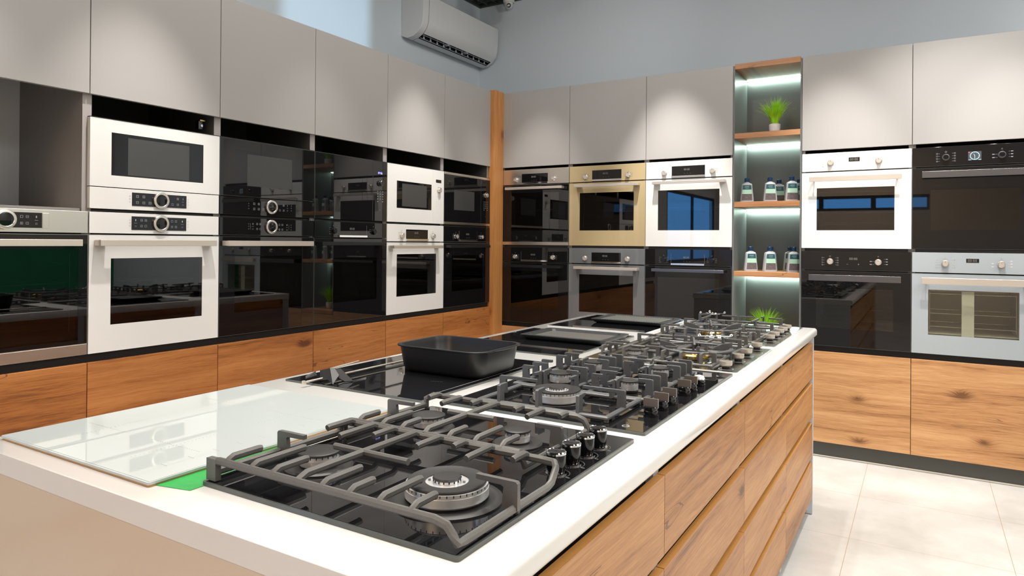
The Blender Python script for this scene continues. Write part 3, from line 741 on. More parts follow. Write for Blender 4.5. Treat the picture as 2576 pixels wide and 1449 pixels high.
labs = ['tall grey cabinet column against the oak corner post, left wall', 'tall grey cabinet column housing the white keypad microwave',
        'tall grey cabinet column housing the microwave that shows 07:56', 'tall grey cabinet column housing the black ring-dial appliances',
        'tall grey cabinet column housing the white ring-dial appliances', 'tall grey cabinet column with an empty niche above the steel oven']
for k in range(1, 7):
    sh = (.797, 1.3885, 1.7) if False else (.797, 1.3885)
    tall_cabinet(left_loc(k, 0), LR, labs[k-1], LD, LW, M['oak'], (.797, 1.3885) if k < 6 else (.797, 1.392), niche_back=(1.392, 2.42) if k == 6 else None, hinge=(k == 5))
labs = {0: 'tall grey cabinet column against the oak corner post, back wall', 1: 'tall grey cabinet column housing the gold oven', 2: 'tall grey cabinet column on the left of the lit open shelves',
        3: 'tall grey cabinet column on the right of the lit open shelves', 4: 'tall grey cabinet column at the right edge of the photo'}
for k in range(5):
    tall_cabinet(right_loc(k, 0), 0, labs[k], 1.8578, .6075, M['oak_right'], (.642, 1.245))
post = mb(M['oak_post']); post.box(-.02, .04, -.129, -.0015, .0+ZF+.0, 2.456+ZF)
tag(post.build('corner_post', bevel=.0015), 'full-height oak post in the corner between the two cabinet runs', 'post')
for nm, lab, args, ms in (('plinth', 'dark plinth along the floor under the left cabinets', (-.05, -.032, -3.74, .0), None), ):
    p = mb(M['plinth']); p.box(-.052, -.034, Y0-3.6, -.0, 0.002, .0486+ZF-.002); tag(p.build('plinth'), lab, 'plinth')
p = mb(M['plinth']); p.box(-.03, 3.45, .034, .052, .010, .0486+ZF-.002, M['plinth']); po = tag(p.build('plinth'), 'dark grey plinth along the floor under the back wall cabinets', 'plinth')
s = mb(M['steel']); s.box(-.03, 3.45, .030, .034, .001, .010); s.build('metal_strip', parent=po)

# ------------------------------------------------------------------ open shelf unit with LED strips
su = thing('open_shelf_unit', 'lit open shelf unit with oak shelves between the back wall cabinets', 'shelf unit', (2.03475, 0, ZF))
hw = .21225; D = .372
for s_ in (-1, 1):
    a, b2 = sorted((s_*(hw-.0005), s_*(hw-.010))); mb(M['shelf_side']).box(a, b2, .002, D, .05, 2.445).build('side_panel', parent=su)
mb(M['shelf_side']).box(-hw+.01, hw-.01, D, D+.012, .05, 2.445).build('back_panel', parent=su)
for zt, zb in ((2.456, 2.421), (1.998, 1.963), (1.547, 1.512), (1.090, 1.057), (.612, .577)):
    sh = mb(M['oak_shelf']); sh.box(-hw+.0105, hw-.0105, -.001, D-.001, zb, zt); so = sh.build('shelf', parent=su, bevel=.0015)
    if zt > .7:
        l = mb(M['led']); l.box(-hw+.012, hw-.012, D-.016, D-.006, zb-.006, zb-.0015); l.build('led_strip', parent=so)
        area_light('led_strip_light', (2.03475, D-.012, zb-.009+ZF), .39, .01, 1.7, (0.74, 1.0, 0.86))
mb(M['oak_right']).box(-hw+.001, hw-.001, 0, .019, .0486, .575).build('drawer_front', parent=su, bevel=.0014)

# potted grass
def potted_grass(label, x, y, z, seed, spread=1.0):
    t = thing('potted_grass', label, 'plant', (x, y, z+ZF), 0)
    p = mb(M['pot']); p.lathe([(.026, 0), (.030, .004), (.035, .03), (.0365, .064), (.034, .066), (.033, .058), (.012, .056)], 36, caps=True, mat=M['pot']); p.build('pot', parent=t)
    g = mb(M['grass']); rnd = random.Random(seed)
    for i in range(240):
        a = rnd.uniform(0, 2*PI); q = rnd.random()**.8; r0 = .024*q
        L_ = rnd.uniform(.14, .205)*(1-.10*q); lean = (.15+1.30*q*rnd.uniform(.55, 1.15))*spread
        if i < 16: lean = rnd.uniform(1.3, 1.6); L_ = .17
        px, py = r0*math.cos(a), r0*math.sin(a); pts = []
        ang = .1
        x0, y0, z0 = px, py, .054; n_ = 6
        for j in range(n_+1):
            pts.append((x0, y0, z0)); ang = lean*(j/n_)**.7*.95+.05
            st = L_/n_; x0 += st*math.sin(ang)*math.cos(a); y0 += st*math.sin(ang)*math.sin(a); z0 += st*math.cos(ang)
            if y0+y > D-.02: y0 = D-.02-y
            if abs(x0+x-2.03475) > hw-.014: x0 = math.copysign(hw-.014, x0+x-2.03475)-x+2.03475
        wv = rnd.uniform(.0019, .0034); sx, sy = -math.sin(a)*wv, math.cos(a)*wv
        vs = []; 
        for j, p_ in enumerate(pts):
            k = 1-(j/n_)**2*.92
            vs += [(p_[0]-sx*k, p_[1]-sy*k, p_[2]), (p_[0]+.0006*math.cos(a), p_[1]+.0006*math.sin(a), p_[2]-.0004), (p_[0]+sx*k, p_[1]+sy*k, p_[2])]
        fs = []
        for j in range(n_):
            for q2 in (0, 1): fs.append((3*j+q2, 3*j+q2+1, 3*j+q2+4, 3*j+q2+3))
        g.add(vs, fs, M['grass'])
    g.build('grass_blades', parent=t)
    return t
potted_grass('artificial grass in a white pot on the upper lit shelf', 2.058, .15, 1.998, 3)
potted_grass('artificial grass in a white pot low behind the farthest gas hob', 2.010, .14, .612, 11, 1.15)

# bottles
def bottle():
    t = thing('cleaner_bottle', '', 'bottle')
    b_ = mb(M['bottle']); 
    prof = [(0.0, .044, .022), (.012, .0435, .022), (.060, .039, .021), (.100, .0345, .020), (.116, .033, .019), (.124, .029, .017), (.128, .018, .013), (.131, .0135, .0125)]
    vs = []; fs = []; n_ = 24
    for z, a, c in prof:
        for p_ in rrect(-a, a, -c, c, min(a, c)*.55, 5): vs.append((p_[0], p_[1], z))
    n_ = 24
    for k in range(len(prof)-1):
        for i in range(n_): fs.append((k*n_+i, k*n_+(i+1) % n_, (k+1)*n_+(i+1) % n_, (k+1)*n_+i))
    fs.append(tuple(range(n_))[::-1]); fs.append(tuple((len(prof)-1)*n_+i for i in range(n_)))
    b_.add(vs, fs, M['bottle']); b_.lathe([(.0125, .130), (.0125, .136)], 20, mat=M['bottle']); b_.build('bottle_body', parent=t, smooth=50)
    cp = mb(M['cap_blue']); cp.lathe([(.0150, .136), (.0155, .137), (.0150, .160), (.0135, .162)], 24, mat=M['cap_blue'])
    for i in range(16):
        a = 2*PI*i/16; cp.box(.0153*math.cos(a)-.0006, .0153*math.cos(a)+.0006, .0153*math.sin(a)-.0006, .0153*math.sin(a)+.0006, .138, .158, M['cap_blue'])
    cp.build('cap', parent=t)
    lb = mb(M['lab_teal'])
    def strip(z0, z1, mat, dy=0.0004, shrink=.78):
        def hwid(z):
            for (za, a, c), (zb2, a2, c2) in zip(prof, prof[1:]):
                if za <= z <= zb2: q = (z-za)/(zb2-za); return a+(a2-a)*q, c+(c2-c)*q
            return .03, .02
        (a0, c0), (a1, c1) = hwid(z0), hwid(z1)
        for s_ in (-1,):
            y0, y1 = s_*(c0+dy), s_*(c1+dy); e0, e1 = s_*(c0-.003), s_*(c1-.003)
            x0, x1 = a0*shrink, a1*shrink
            lb.add([(-x0, y0, z0), (x0, y0, z0), (x1, y1, z1), (-x1, y1, z1), (-x0, e0, z0), (x0, e0, z0), (x1, e1, z1), (-x1, e1, z1)],
                   [(0, 1, 2, 3), (0, 4, 5, 1), (1, 5, 6, 2), (2, 6, 7, 3), (3, 7, 4, 0)], mat)
    strip(.012, .055, M['lab_dark']); strip(.055, .084, M['lab_mint']); strip(.084, .114, M['lab_teal'])
    for q, x0, x1 in ((.104, -.012, .014), (.100, -.016, .012), (.092, -.010, .013)):
        lb.box(x0, x1, -.0216, -.019, q, q+.002, M['lab_print'])
    lb.build('label', parent=t)
    return t
bsrc = bottle()
TOPG = 'cleaner bottles on the third lit shelf'; LOWG = 'cleaner bottles on the fourth lit shelf'
spots = [(1.893, .10, 1.547, -4, 'leftmost grey cleaner bottle on the upper of the two bottle shelves', TOPG),
         (2.040, .10, 1.547, 2, 'front middle grey cleaner bottle on the upper of the two bottle shelves', TOPG),
         (2.174, .10, 1.547, 4, 'front right grey cleaner bottle on the upper of the two bottle shelves', TOPG),
         (2.060, .31, 1.547, 0, 'cleaner bottle standing behind the front middle one, upper bottle shelf', TOPG),
         (2.190, .31, 1.547, 3, 'cleaner bottle standing behind the front right one, upper bottle shelf', TOPG),
         (1.920, .10, 1.090, 14, 'front left grey cleaner bottle on the lower of the two bottle shelves', LOWG),
         (2.041, .10, 1.090, 14, 'front middle grey cleaner bottle on the lower of the two bottle shelves', LOWG),
         (2.188, .10, 1.090, 5, 'front right grey cleaner bottle on the lower of the two bottle shelves', LOWG),
         (2.012, .30, 1.090, -3, 'cleaner bottle standing behind the front left one, lower bottle shelf', LOWG),
         (2.135, .30, 1.090, -3, 'cleaner bottle standing behind the front middle one, lower bottle shelf', LOWG)]
for i, (x, y, z, a, lab, gp) in enumerate(spots):
    o = bsrc if i == 0 else copy_tree(bsrc)
    o.location = (x, y, z+ZF+.0005); o.rotation_euler = (0, 0, math.radians(a+18)); o['label'] = lab; o['group'] = gp

# ------------------------------------------------------------------ island
IX0, IX1, IYN, IYF, IT = 1.277, 2.462, -4.008, -.990, .860+ZF
wt = mb(M['quartz'])
r = .012; prof = [(IX0, IT-.04)]
prof += [(IX1-r+r*math.cos(a), IT-.04+r+r*math.sin(a)) for a in [-PI/2+PI/2*i/6 for i in range(7)]]
r2 = .014
prof += [(IX1-r2+r2*math.cos(a), IT-r2+r2*math.sin(a)) for a in [PI/2*i/6 for i in range(7)]]
prof += [(IX0+.002, IT), (IX0, IT-.002)]
wt.prism(prof, IYN, IYF, 'y'); wt = wt.build('worktop', smooth=50)
bv = wt.modifiers.new('bevel', 'BEVEL'); bv.width = .0012; bv.segments = 2; bv.limit_method = 'ANGLE'; bv.angle_limit = math.radians(60)
tag(wt, 'long white quartz worktop of the island carrying the hobs', 'worktop')
ep = mb(M['gloss_panel']); ep.box(IX0+.002, IX1-.004, IYN+.0008, IYN+.019, .005, IT-.0405); tag(ep.build('end_panel', bevel=.001), 'glossy white panel closing the near end of the island, tinted with warm shade', 'panel')
ep = mb(M['island_white']); ep.box(IX0+.01, 2.4475, -1.003, -.985+.0, .005, IT-.0405); tag(ep.build('end_panel', bevel=.0008), 'pale panel closing the far end of the island', 'panel')
ys = [-1.0035, -1.742, -2.490, -3.238, -3.986]
rows = [(.786, .620), (.592, .430), (.398, .236), (.208, .034)]
il = ['island drawer cabinet at the far end, nearest the back wall', 'second island drawer cabinet from the far end', 'third island drawer cabinet from the far end', 'island drawer cabinet nearest the camera']
for i in range(4):
    yf, yn = ys[i], ys[i+1]; wd = yf-yn
    t = thing('island_cabinet', il[i], 'cabinet', (2.445, (yf+yn)/2, ZF), PI/2)      # local x runs along +y, local -y faces +x
    c = mb(M['gap']); h = wd/2
    for s_ in (-1, 1):
        a, b2 = sorted((s_*h, s_*(h-.016))); c.box(a, b2, .0195, 1.13, -.03, .815, M['island_white'])
    c.box(-h+.016, h-.016, .036, .05, -.03, .815, M['gap']); c.box(-h+.016, h-.016, 1.11, 1.13, -.03, .815, M['oak_island']); c.box(-h+.016, h-.016, .05, 1.11, -.03, -.02, M['gap'])  # black panel paints the shade in the gaps behind the drawer fronts
    c.build('carcass', parent=t)
    for zt, zb in rows:
        d = mb(M['oak_island']); d.box(-h+.0012, h-.0012, 0, .0175, zb, zt, M['oak_island'])
        d.box(-h+.0016, h-.0016, .0008, .0172, zt-.0002, zt+.0004, M['ply_edge'])
        d.build('drawer_front', parent=t, bevel=0)

# ------------------------------------------------------------------ hobs (world coordinates shifted to the hob's own origin)
TZ = IT
def hob_base(name, label, x0, x1, y0, y1, mat, edge_mat, thick=.006, rr=.006, lift=.0, part='glass_top', group=None):
    cx, cy = (x0+x1)/2, (y0+y1)/2
    t = thing(name, label, 'hob', (cx, cy, TZ), 0, group)
    X0, X1, Y0_, Y1 = x0-cx, x1-cx, y0-cy, y1-cy
    g = mb(edge_mat)
    if lift: g.prism(rrect(X0+.0015, X1-.0015, Y0_+.0015, Y1-.0015, .004), 0, lift, 'z', M['tan'])
    g.prism(rrect(X0, X1, Y0_, Y1, rr), lift, lift+thick, 'z', edge_mat)
    g.prism(rrect(X0+.004, X1-.004, Y0_+.004, Y1-.004, max(rr-.003, .001)), lift+thick, lift+thick+.0005, 'z', mat)
    o = g.build(part, parent=t, smooth=30)
    return t, (lambda x, y, z=0.0: (x-cx, y-cy, z-IT+ZF)), o
def notched_burner(t, c, r, cap_r=None, cap_mat=None, ring_mat=None, dish=None, h0=.004, tall=.022, inner=None):
    """c: centre on the hob surface (local)"""
    x, y, z = c; ring_mat = ring_mat or M['alu']; cap_r = cap_r or r*1.06; cap_mat = cap_mat or M['enamel']
    b_ = mb(M['enamel'])
    if dish: b_.lathe([(dish, 0), (dish, .0025), (dish*.93, .005), (r*1.15, .0045), (r*1.1, .0035)], 48, c, 'z', M['enamel'])
    b_.lathe([(r*.92, .002), (r*.9, h0+.004)], 40, c, 'z', M['enamel'])
    b_.lathe([(r*.98, h0+.003), (r, h0+.005), (r, tall-.007)], 48, c, 'z', ring_mat)
    b_.lathe([(r*.985, tall-.0072), (r*.985, tall-.0005)], 48, c, 'z', M['alu'])
    n_ = max(16, int(r*620))
    for i in range(n_):
        a = 2*PI*i/n_; q = r*.985
        ca, sa = math.cos(a), math.sin(a); w_ = .0007
        vs = [(x+ca*(q-.001)-sa*s*w_, y+sa*(q-.001)+ca*s*w_, z+zz) for zz in (tall-.0042, tall-.0006) for s in (-1, 1)]
        vs += [(x+ca*(q+.0003)-sa*s*w_, y+sa*(q+.0003)+ca*s*w_, z+zz) for zz in (tall-.0042, tall-.0006) for s in (-1, 1)]
        b_.add(vs, [(4, 5, 7, 6), (0, 4, 6, 2), (1, 3, 7, 5), (0, 1, 5, 4), (2, 6, 7, 3), (0, 2, 3, 1)], M['gap'])
    # ignition pin
    b_.lathe([(.0018, .001), (.0018, tall-.004)], 10, (x-r*1.12, y+r*.3, z), 'z', M['mark_white'])
    bo = b_.build('burner', parent=t, smooth=30)
    k = mb(cap_mat)
    if inner:
        k.lathe([(inner, tall+.001), (inner*1.04, tall-.001), (cap_r*.97, tall+.0002), (cap_r, tall+.0015), (cap_r*.985, tall+.0035), (inner*1.25, tall+.0005), (inner, tall+.001)], 48, c, 'z', cap_mat, caps=False)
        k.lathe([(inner*1.0, tall-.002), (0.001, tall-.0018)], 40, c, 'z', M['alu'])
        ri = inner*.62
        k.lathe([(ri, tall-.002), (ri, tall+.0045)], 32, c, 'z', M['alu'])
        for i in range(16):
            a = 2*PI*i/16; k.box(x+ri*math.cos(a)-.0008, x+ri*math.cos(a)+.0008, y+ri*math.sin(a)-.0008, y+ri*math.sin(a)+.0008, z+tall+.001, z+tall+.0044, M['gap'])
        k.lathe([(ri*1.06, tall+.0045), (ri*1.08, tall+.0055), (ri*1.0, tall+.0080), (ri*.5, tall+.0086)], 36, c, 'z', cap_mat)
        for a in (0.3, 3.6): k.lathe([(.002, tall-.002), (.002, tall+.003)], 10, (x+(inner*.82)*math.cos(a), y+(inner*.82)*math.sin(a), z), 'z', M['mark_white'])
    else:
        k.lathe([(cap_r*.98, tall), (cap_r, tall+.0012), (cap_r*.985, tall+.0035), (cap_r*.9, tall+.0046), (cap_r*.4, tall+.0044)], 44, c, 'z', cap_mat)
    k.build('burner_cap', parent=bo, smooth=30)
    return bo

def post(b, P, x, y, dx, dy, ln, zb=.876, zt=.921, w=.018):
    """upright plate rising from the frame with a finger on top that points along (dx,dy)"""
    th = .0085
    sx, sy = abs(dy)*th/2, abs(dx)*th/2
    ux, uy = dx, dy
    def pt(u, z): return (x+ux*u, y+uy*u, z)
    prof = [(-w*.3, zb), (w*.95, zb), (w*.8, zt-.011), (w*1.0, zt-.0085), (ln, zt-.0075), (ln, zt), (-w*.15, zt), (-w*.3, zt-.003)]
    vs = []
    for s_ in (-1, 1):
        for u, z in prof: p = P(*pt(u, z)); vs.append((p[0]+s_*sx, p[1]+s_*sy, p[2]))
    n_ = len(prof); fs = [tuple(range(n_))[::-1], tuple(range(n_, 2*n_))]+[(i, (i+1) % n_, n_+(i+1) % n_, n_+i) for i in range(n_)]
    b.add(vs, fs)
# ---- hob 1: nearest gas hob
t, P, top = hob_base('gas_hob', 'black glass four-burner gas hob nearest the camera', 1.876, 2.398, -3.912, -3.289, M['induction_black'], M['glass_edge'], thick=.007)
S = .8675
notched_burner(t, P(1.986, -3.757, S), .0345, .0370, dish=.060, tall=.0255)
notched_burner(t, P(1.9935, -3.453, S), .0335, .0360, dish=.056, tall=.0255)
notched_burner(t, P(2.2135, -3.450, S), .0248, .0270, dish=.050, tall=.0255)
notched_burner(t, P(2.269, -3.760, S), .0655, .0620, dish=.088, inner=.034, tall=.0285)
def q_sweep(b, P, pts, w=.0105, h=.0135): b.sweep([P(*p) for p in pts], w, h, rnd=.32)
def finger(b, P, x, y, tipx, tipy, zb=.902, zt=.910, rise=.012):
    d = Vector((tipx-x, tipy-y, 0)); L_ = d.length; d.normalize()
    b.sweep([P(x, y, zb), P(x+d.x*rise*.35, y+d.y*rise*.35, zb+(zt-zb)*.55), P(x+d.x*rise, y+d.y*rise, zt), P(x+d.x*(L_-.004), y+d.y*(L_-.004), zt), P(tipx, tipy, zt-.001)], .0102, .0118, rnd=.32)
zb = .902
g = mb(M['iron'])
q_sweep(g, P, [(1.886, -3.900, .870), (1.886, -3.900, .894), (1.906, -3.900, zb), (2.352, -3.900, zb), (2.372, -3.900, zb-.004), (2.383, -3.900, zb-.016), (2.389, -3.900, .878), (2.389, -3.885, .876), (2.389, -3.655, .876), (2.389, -3.640, .880), (2.388, -3.622, zb-.003), (2.378, -3.609, zb), (2.35, -3.606, zb), (1.906, -3.606, zb), (1.886, -3.606, .892), (1.886, -3.606, .877)], .0105, .0125)
q_sweep(g, P, [(1.886, -3.900, .879), (1.886, -3.606, .879)], .010, .013)
for x, ty in ((1.926, -3.833), (1.986, -3.790), (2.036, -3.830), (2.142, -3.817), (2.197, -3.848), (2.254, -3.806), (2.312, -3.846)): finger(g, P, x, -3.900, x, ty)
for x, ty in ((1.926, -3.680), (1.986, -3.708), (2.036, -3.672), (2.145, -3.682), (2.200, -3.648), (2.256, -3.690), (2.325, -3.655)): finger(g, P, x, -3.606, x, ty)
q_sweep(g, P, [(2.089, -3.900, zb), (2.089, -3.880, .9095), (2.089, -3.619, .9095), (2.089, -3.606, zb)], .0105, .012)
q_sweep(g, P, [(2.022, -3.755, .9095), (2.187, -3.755, .9095)], .0095, .011)
for x, tx in ((1.886, 1.948), (2.389, 2.322)):
    post(g, P, x, -3.755, 1 if tx > x else -1, 0, abs(tx-x), zb=.874, zt=.9165, w=.022)
for x, y in ((1.886, -3.75), (2.389, -3.75)): g.lathe([(.005, -.0085), (.006, 0)], 12, P(x, y, .876))
g.box(*[v for pr in zip(P(1.8795, -3.9055, .869), P(1.903, -3.8945, .905)) for v in pr])
g.build('pan_support', parent=t)
g = mb(M['iron'])
q_sweep(g, P, [(1.887, -3.593, .877), (1.887, -3.593, .892), (1.906, -3.5925, zb), (2.30, -3.5925, zb), (2.306, -3.59, .892), (2.308, -3.585, .878), (2.308, -3.352, .878), (2.308, -3.335, .880)], .0095, .0115)
q_sweep(g, P, [(1.887, -3.593, .879), (1.887, -3.325, .879)], .010, .013)
q_sweep(g, P, [(1.887, -3.325, .871), (1.887, -3.325, .893), (1.908, -3.325, zb+.002), (2.286, -3.325, zb+.002), (2.300, -3.325, zb-.003), (2.307, -3.325, .888), (2.309, -3.325, .871)], .0105, .0125)
for x, ty in ((1.926, -3.535), (1.986, -3.502), (2.036, -3.537), (2.148, -3.535), (2.206, -3.500), (2.264, -3.535)): finger(g, P, x, -3.5925, x, ty)
for x, ty in ((1.930, -3.37), (1.990, -3.403), (2.045, -3.368), (2.155, -3.366), (2.206, -3.400), (2.262, -3.362)): finger(g, P, x, -3.325, x, ty, zb=zb+.002)
q_sweep(g, P, [(2.092, -3.5925, zb), (2.092, -3.580, .9095), (2.092, -3.338, .9095), (2.092, -3.325, zb+.002)], .0105, .012)
q_sweep(g, P, [(2.045, -3.452, .9095), (2.160, -3.452, .9095)], .0095, .011)
for x, tx in ((1.887, 1.952), (2.308, 2.258)):
    post(g, P, x, -3.452, 1 if tx > x else -1, 0, abs(tx-x), zb=.874, zt=.9165, w=.022)
g.build('pan_support', parent=t)
for i, (y, film) in enumerate(((-3.563, 1), (-3.503, 1), (-3.443, 1), (-3.384, 0))):
    k = mb(M['knob_gloss']); c = P(2.358, y, S)
    k.lathe([(.0185, 0), (.0185, .002), (.015, .0025)], 36, c, 'z', M['chrome']); k.lathe([(.0140, .001), (.0152, .005), (.0166, .010), (.0174, .022), (.0176, .034)], 36, c, 'z', M['knob_gloss'])
    k.lathe([(.0176, .034), (.0180, .0345), (.0180, .0375), (.0164, .0395), (.0156, .0385), (.001, .0378)], 36, c, 'z', M['chrome'], caps=False)
    k.lathe([(.0150, .0386), (.001, .0384)], 30, c, 'z', M['knob_gloss'], caps=False)
    ko = k.build('knob', parent=t)
    if film:
        f = mb(M['film']); cx, cy, cz = c; a = [.2, 1.4, 2.4][i]
        f.add([(cx-.015, cy-.006, cz+.040), (cx+.004, cy-.010, cz+.0405), (cx+.013, cy+.006, cz+.041), (cx-.006, cy+.012, cz+.040), (cx-.020, cy+.006, cz+.052), (cx-.010, cy-.002, cz+.044)],
              [(0, 1, 5), (1, 2, 5), (2, 3, 5), (3, 4, 5), (4, 0, 5)], M['film'])
        f.build('peeling_film', parent=ko)
mk = mb(M['mark_grey'])
for y in (-3.563, -3.503, -3.443, -3.384):
    for j in range(24):
        a = PI*(-.5+j/24); c = P(2.358+.024*math.cos(a), y+.024*math.sin(a), S+.0002); mk.box(c[0]-.0004, c[0]+.0004, c[1]-.0004, c[1]+.0004, c[2]-.0004, c[2]+.0003)
    c = P(2.386, y-.01, S); mk.box(c[0]-.004, c[0]+.003, c[1]-.0006, c[1]+.0006, c[2], c[2]+.0004)
mk.build('printed_marks', parent=top)

# ---- hob 3: second gas hob, tall upright supports
t, P, top = hob_base('gas_hob', 'wide black glass five-burner gas hob behind the nearest one, tall upright pan supports', 1.876, 2.400, -3.237, -2.450, M['induction_black'], M['glass_edge'], thick=.006)
S = .8665
notched_burner(t, P(2.1135, -3.085, S), .0605, .0600, inner=.030, tall=.031, dish=.070)
notched_burner(t, P(2.018, -2.878, S), .0305, .0330, tall=.029)
notched_burner(t, P(2.024, -2.652, S), .0340, .0365, tall=.029)
notched_burner(t, P(2.2245, -2.872, S), .0235, .0257, tall=.028)
notched_burner(t, P(2.230, -2.645, S), .0282, .0305, tall=.029)
for (ya, yb, burners) in ((-3.203, -2.998, ((2.1135, -3.085),)), (-2.986, -2.772, ((2.022, -2.880), (2.232, -2.888))), (-2.760, -2.560, ((2.030, -2.672), (2.236, -2.660)))):
    g = mb(M['iron_blue']); x0, x1 = (1.960, 2.298) if len(burners) == 1 else (1.935, 2.306)
    g.sweep([P(x0, ya, .8765), P(x1, ya, .8765), P(x1, yb, .8765), P(x0, yb, .8765)], .013, .010, closed=True)
    ym = (ya+yb)/2
    if len(burners) == 1:
        for x in (2.017, 2.123, 2.229): post(g, P, x, ya, 0, 1, .030); post(g, P, x, yb, 0, -1, .030)
        post(g, P, x0, ym, 1, 0, .105); post(g, P, x1, ym, -1, 0, .105)
    else:
        g.sweep([P(2.098, ya, .8765), P(2.098, yb, .8765)], .010, .009); g.sweep([P(2.152, ya, .8765), P(2.152, yb, .8765)], .010, .009)
        for bx, by in burners: post(g, P, bx, ya, 0, 1, .040); post(g, P, bx, yb, 0, -1, .036)
        for j, dy in enumerate((-.058, 0, .055)):
            e = .022 if j == 1 else 0
            yl, yr = burners[0][1]+dy, burners[1][1]+dy+.004
            post(g, P, 2.310, yr, -1, 0, .034+e); post(g, P, 2.152, yr-.004, 1, 0, .026+e*.8)
            post(g, P, x0, yl, 1, 0, .030+e*.6); post(g, P, 2.098, yl, -1, 0, .030+e*.8)
    for x in (x0, x1):
        for y in (ya, yb): g.lathe([(.006, -.0095), (.006, 0)], 12, P(x, y, .8765))
    g.build('pan_support', parent=t, bevel=.0008)
for i, y in enumerate((-3.090, -3.016, -2.953, -2.830, -2.770)):
    k = mb(M['knob_gloss']); c = P(2.362, y, S)
    k.lathe([(.0175, 0), (.0175, .004), (.0150, .005), (.0150, .007), (.0165, .008), (.0165, .013), (.0150, .014), (.0155, .021), (.0140, .023)], 32, c, 'z', M['knob_gloss'])
    k.box(c[0]-.0175, c[0]+.0175, c[1]-.0026, c[1]+.0026, c[2]+.020, c[2]+.041, M['knob_plate'])
    k.build('knob', parent=t)
k = mb(M['knob_gloss']); c = P(2.362, -2.690, S)
k.lathe([(.0165, 0), (.0165, .006), (.0145, .007), (.0160, .012), (.0160, .018)], 28, c, 'z', M['knob_gloss']); k.lathe([(.0155, .018), (.0165, .021), (.013, .028), (.004, .031)], 14, c, 'z', M['alu'])
k.build('knob', parent=t)
mk = mb(M['mark_grey']); c = P(2.345, -3.205, S); mk.lathe([(.0085, 0), (.0085, .0006), (.0065, .0006), (.0065, 0)], 24, c, 'z', M['alu'], caps=False); mk.build('printed_marks', parent=top)

# ---- steel hobs
def steel_knob(t, P, x, y, S):
    k = mb(M['champagne']); c = P(x, y, S)
    k.lathe([(.012, 0), (.013, .009)], 24, c, 'z', M['black_plastic'])
    k.lathe([(.0150, .009), (.0195, .013), (.0200, .016), (.0200, .026), (.0185, .0265), (.0180, .017), (.001, .016)], 36, c, 'z', M['champagne'], caps=False)
    k.box(c[0]-.0175, c[0]+.0175, c[1]-.0022, c[1]+.0022, c[2]+.015, c[2]+.0262, M['champagne'])
    k.lathe([(.0235, 0), (.0235, .0006), (.0220, .0006), (.022, 0)], 32, c, 'z', M['mark_pale'], caps=False)
    return k.build('knob', parent=t)
def brass_burner(t, c, r=.047):
    b_ = mb(M['enamel'])
    b_.lathe([(r*1.45, 0), (r*1.45, .003), (r*1.3, .006), (r*1.05, .007), (r*1.05, .011)], 44, c, 'z', M['hob_steel'])
    b_.lathe([(r*.95, .008), (r*1.0, .013)], 44, c, 'z', M['enamel'])
    bo = b_.build('burner', parent=t)
    k = mb(M['brass']); k.lathe([(r*.98, .012), (r*1.02, .014), (r*1.02, .024), (r*.9, .028), (r*.55, .0275), (r*.5, .020), (.001, .020)], 48, c, 'z', M['brass'], caps=False)
    for i in range(30):
        a = 2*PI*i/30; q = r*1.02; ca, sa = math.cos(a), math.sin(a)
        k.box(c[0]+ca*q-.0013, c[0]+ca*q+.0013, c[1]+sa*q-.0013, c[1]+sa*q+.0013, c[2]+.017, c[2]+.0195, M['gap'])
    k.lathe([(r*.34, .018), (r*.34, .027), (r*.3, .029)], 28, c, 'z', M['brass'])
    k.build('brass_ring', parent=bo)
def small_burner(t, c, r):
    notched_burner(t, c, r, r*1.08, tall=.020, dish=r*1.55, h0=.003)
def wok_ring(t, P, cx, cy, r=.112, z=.908):
    g = mb(M['iron_blue']); n_ = 56
    g.sweep([P(cx+r*math.cos(2*PI*i/n_), cy+r*math.sin(2*PI*i/n_), z) for i in range(n_)], .014, .007, closed=True)
    for a in (.35, .35+PI/2, .35+PI, .35+1.5*PI):
        ca, sa = math.cos(a), math.sin(a); th = .0035
        prof = [(r+.004, z-.004), (r-.050, z-.003), (r-.060, z+.002), (r-.030, z+.016), (r-.004, z+.021), (r+.004, z+.021)]
        vs = []
        for s_ in (-1, 1):
            for u, zz in prof: p = P(cx+ca*u, cy+sa*u, zz); vs.append((p[0]-sa*s_*th, p[1]+ca*s_*th, p[2]))
        m_ = len(prof); g.add(vs, [tuple(range(m_))[::-1], tuple(range(m_, 2*m_))]+[(i, (i+1) % m_, m_+(i+1) % m_, m_+i) for i in range(m_)])
        p0, p1 = P(cx+ca*r, cy+sa*r, z), P(cx+ca*r, cy+sa*r, .871); g.sweep([p0, p1], .012, .006)
    g.build('wok_ring', parent=t, bevel=.0008)
def steel_frame(t, P, x0, x1, ya, yb, posts, cross=None, zt=.912):
    g = mb(M['iron']); z = .8755
    g.sweep([P(x0, ya, z), P(x1, ya, z), P(x1, yb, z), P(x0, yb, z)], .011, .009, closed=True)
    for (x, y, dx, dy, ln) in posts: post(g, P, x, y, dx, dy, ln, zb=z, zt=zt, w=.012)
    for (a, b2) in (cross or []): g.sweep([P(*a), P(*b2)], .009, .010)
    for x in (x0, x1):
        for y in (ya, yb): g.lathe([(.005, -.0095), (.005, 0)], 10, P(x, y, z))
    g.build('pan_support', parent=t, bevel=.0008)

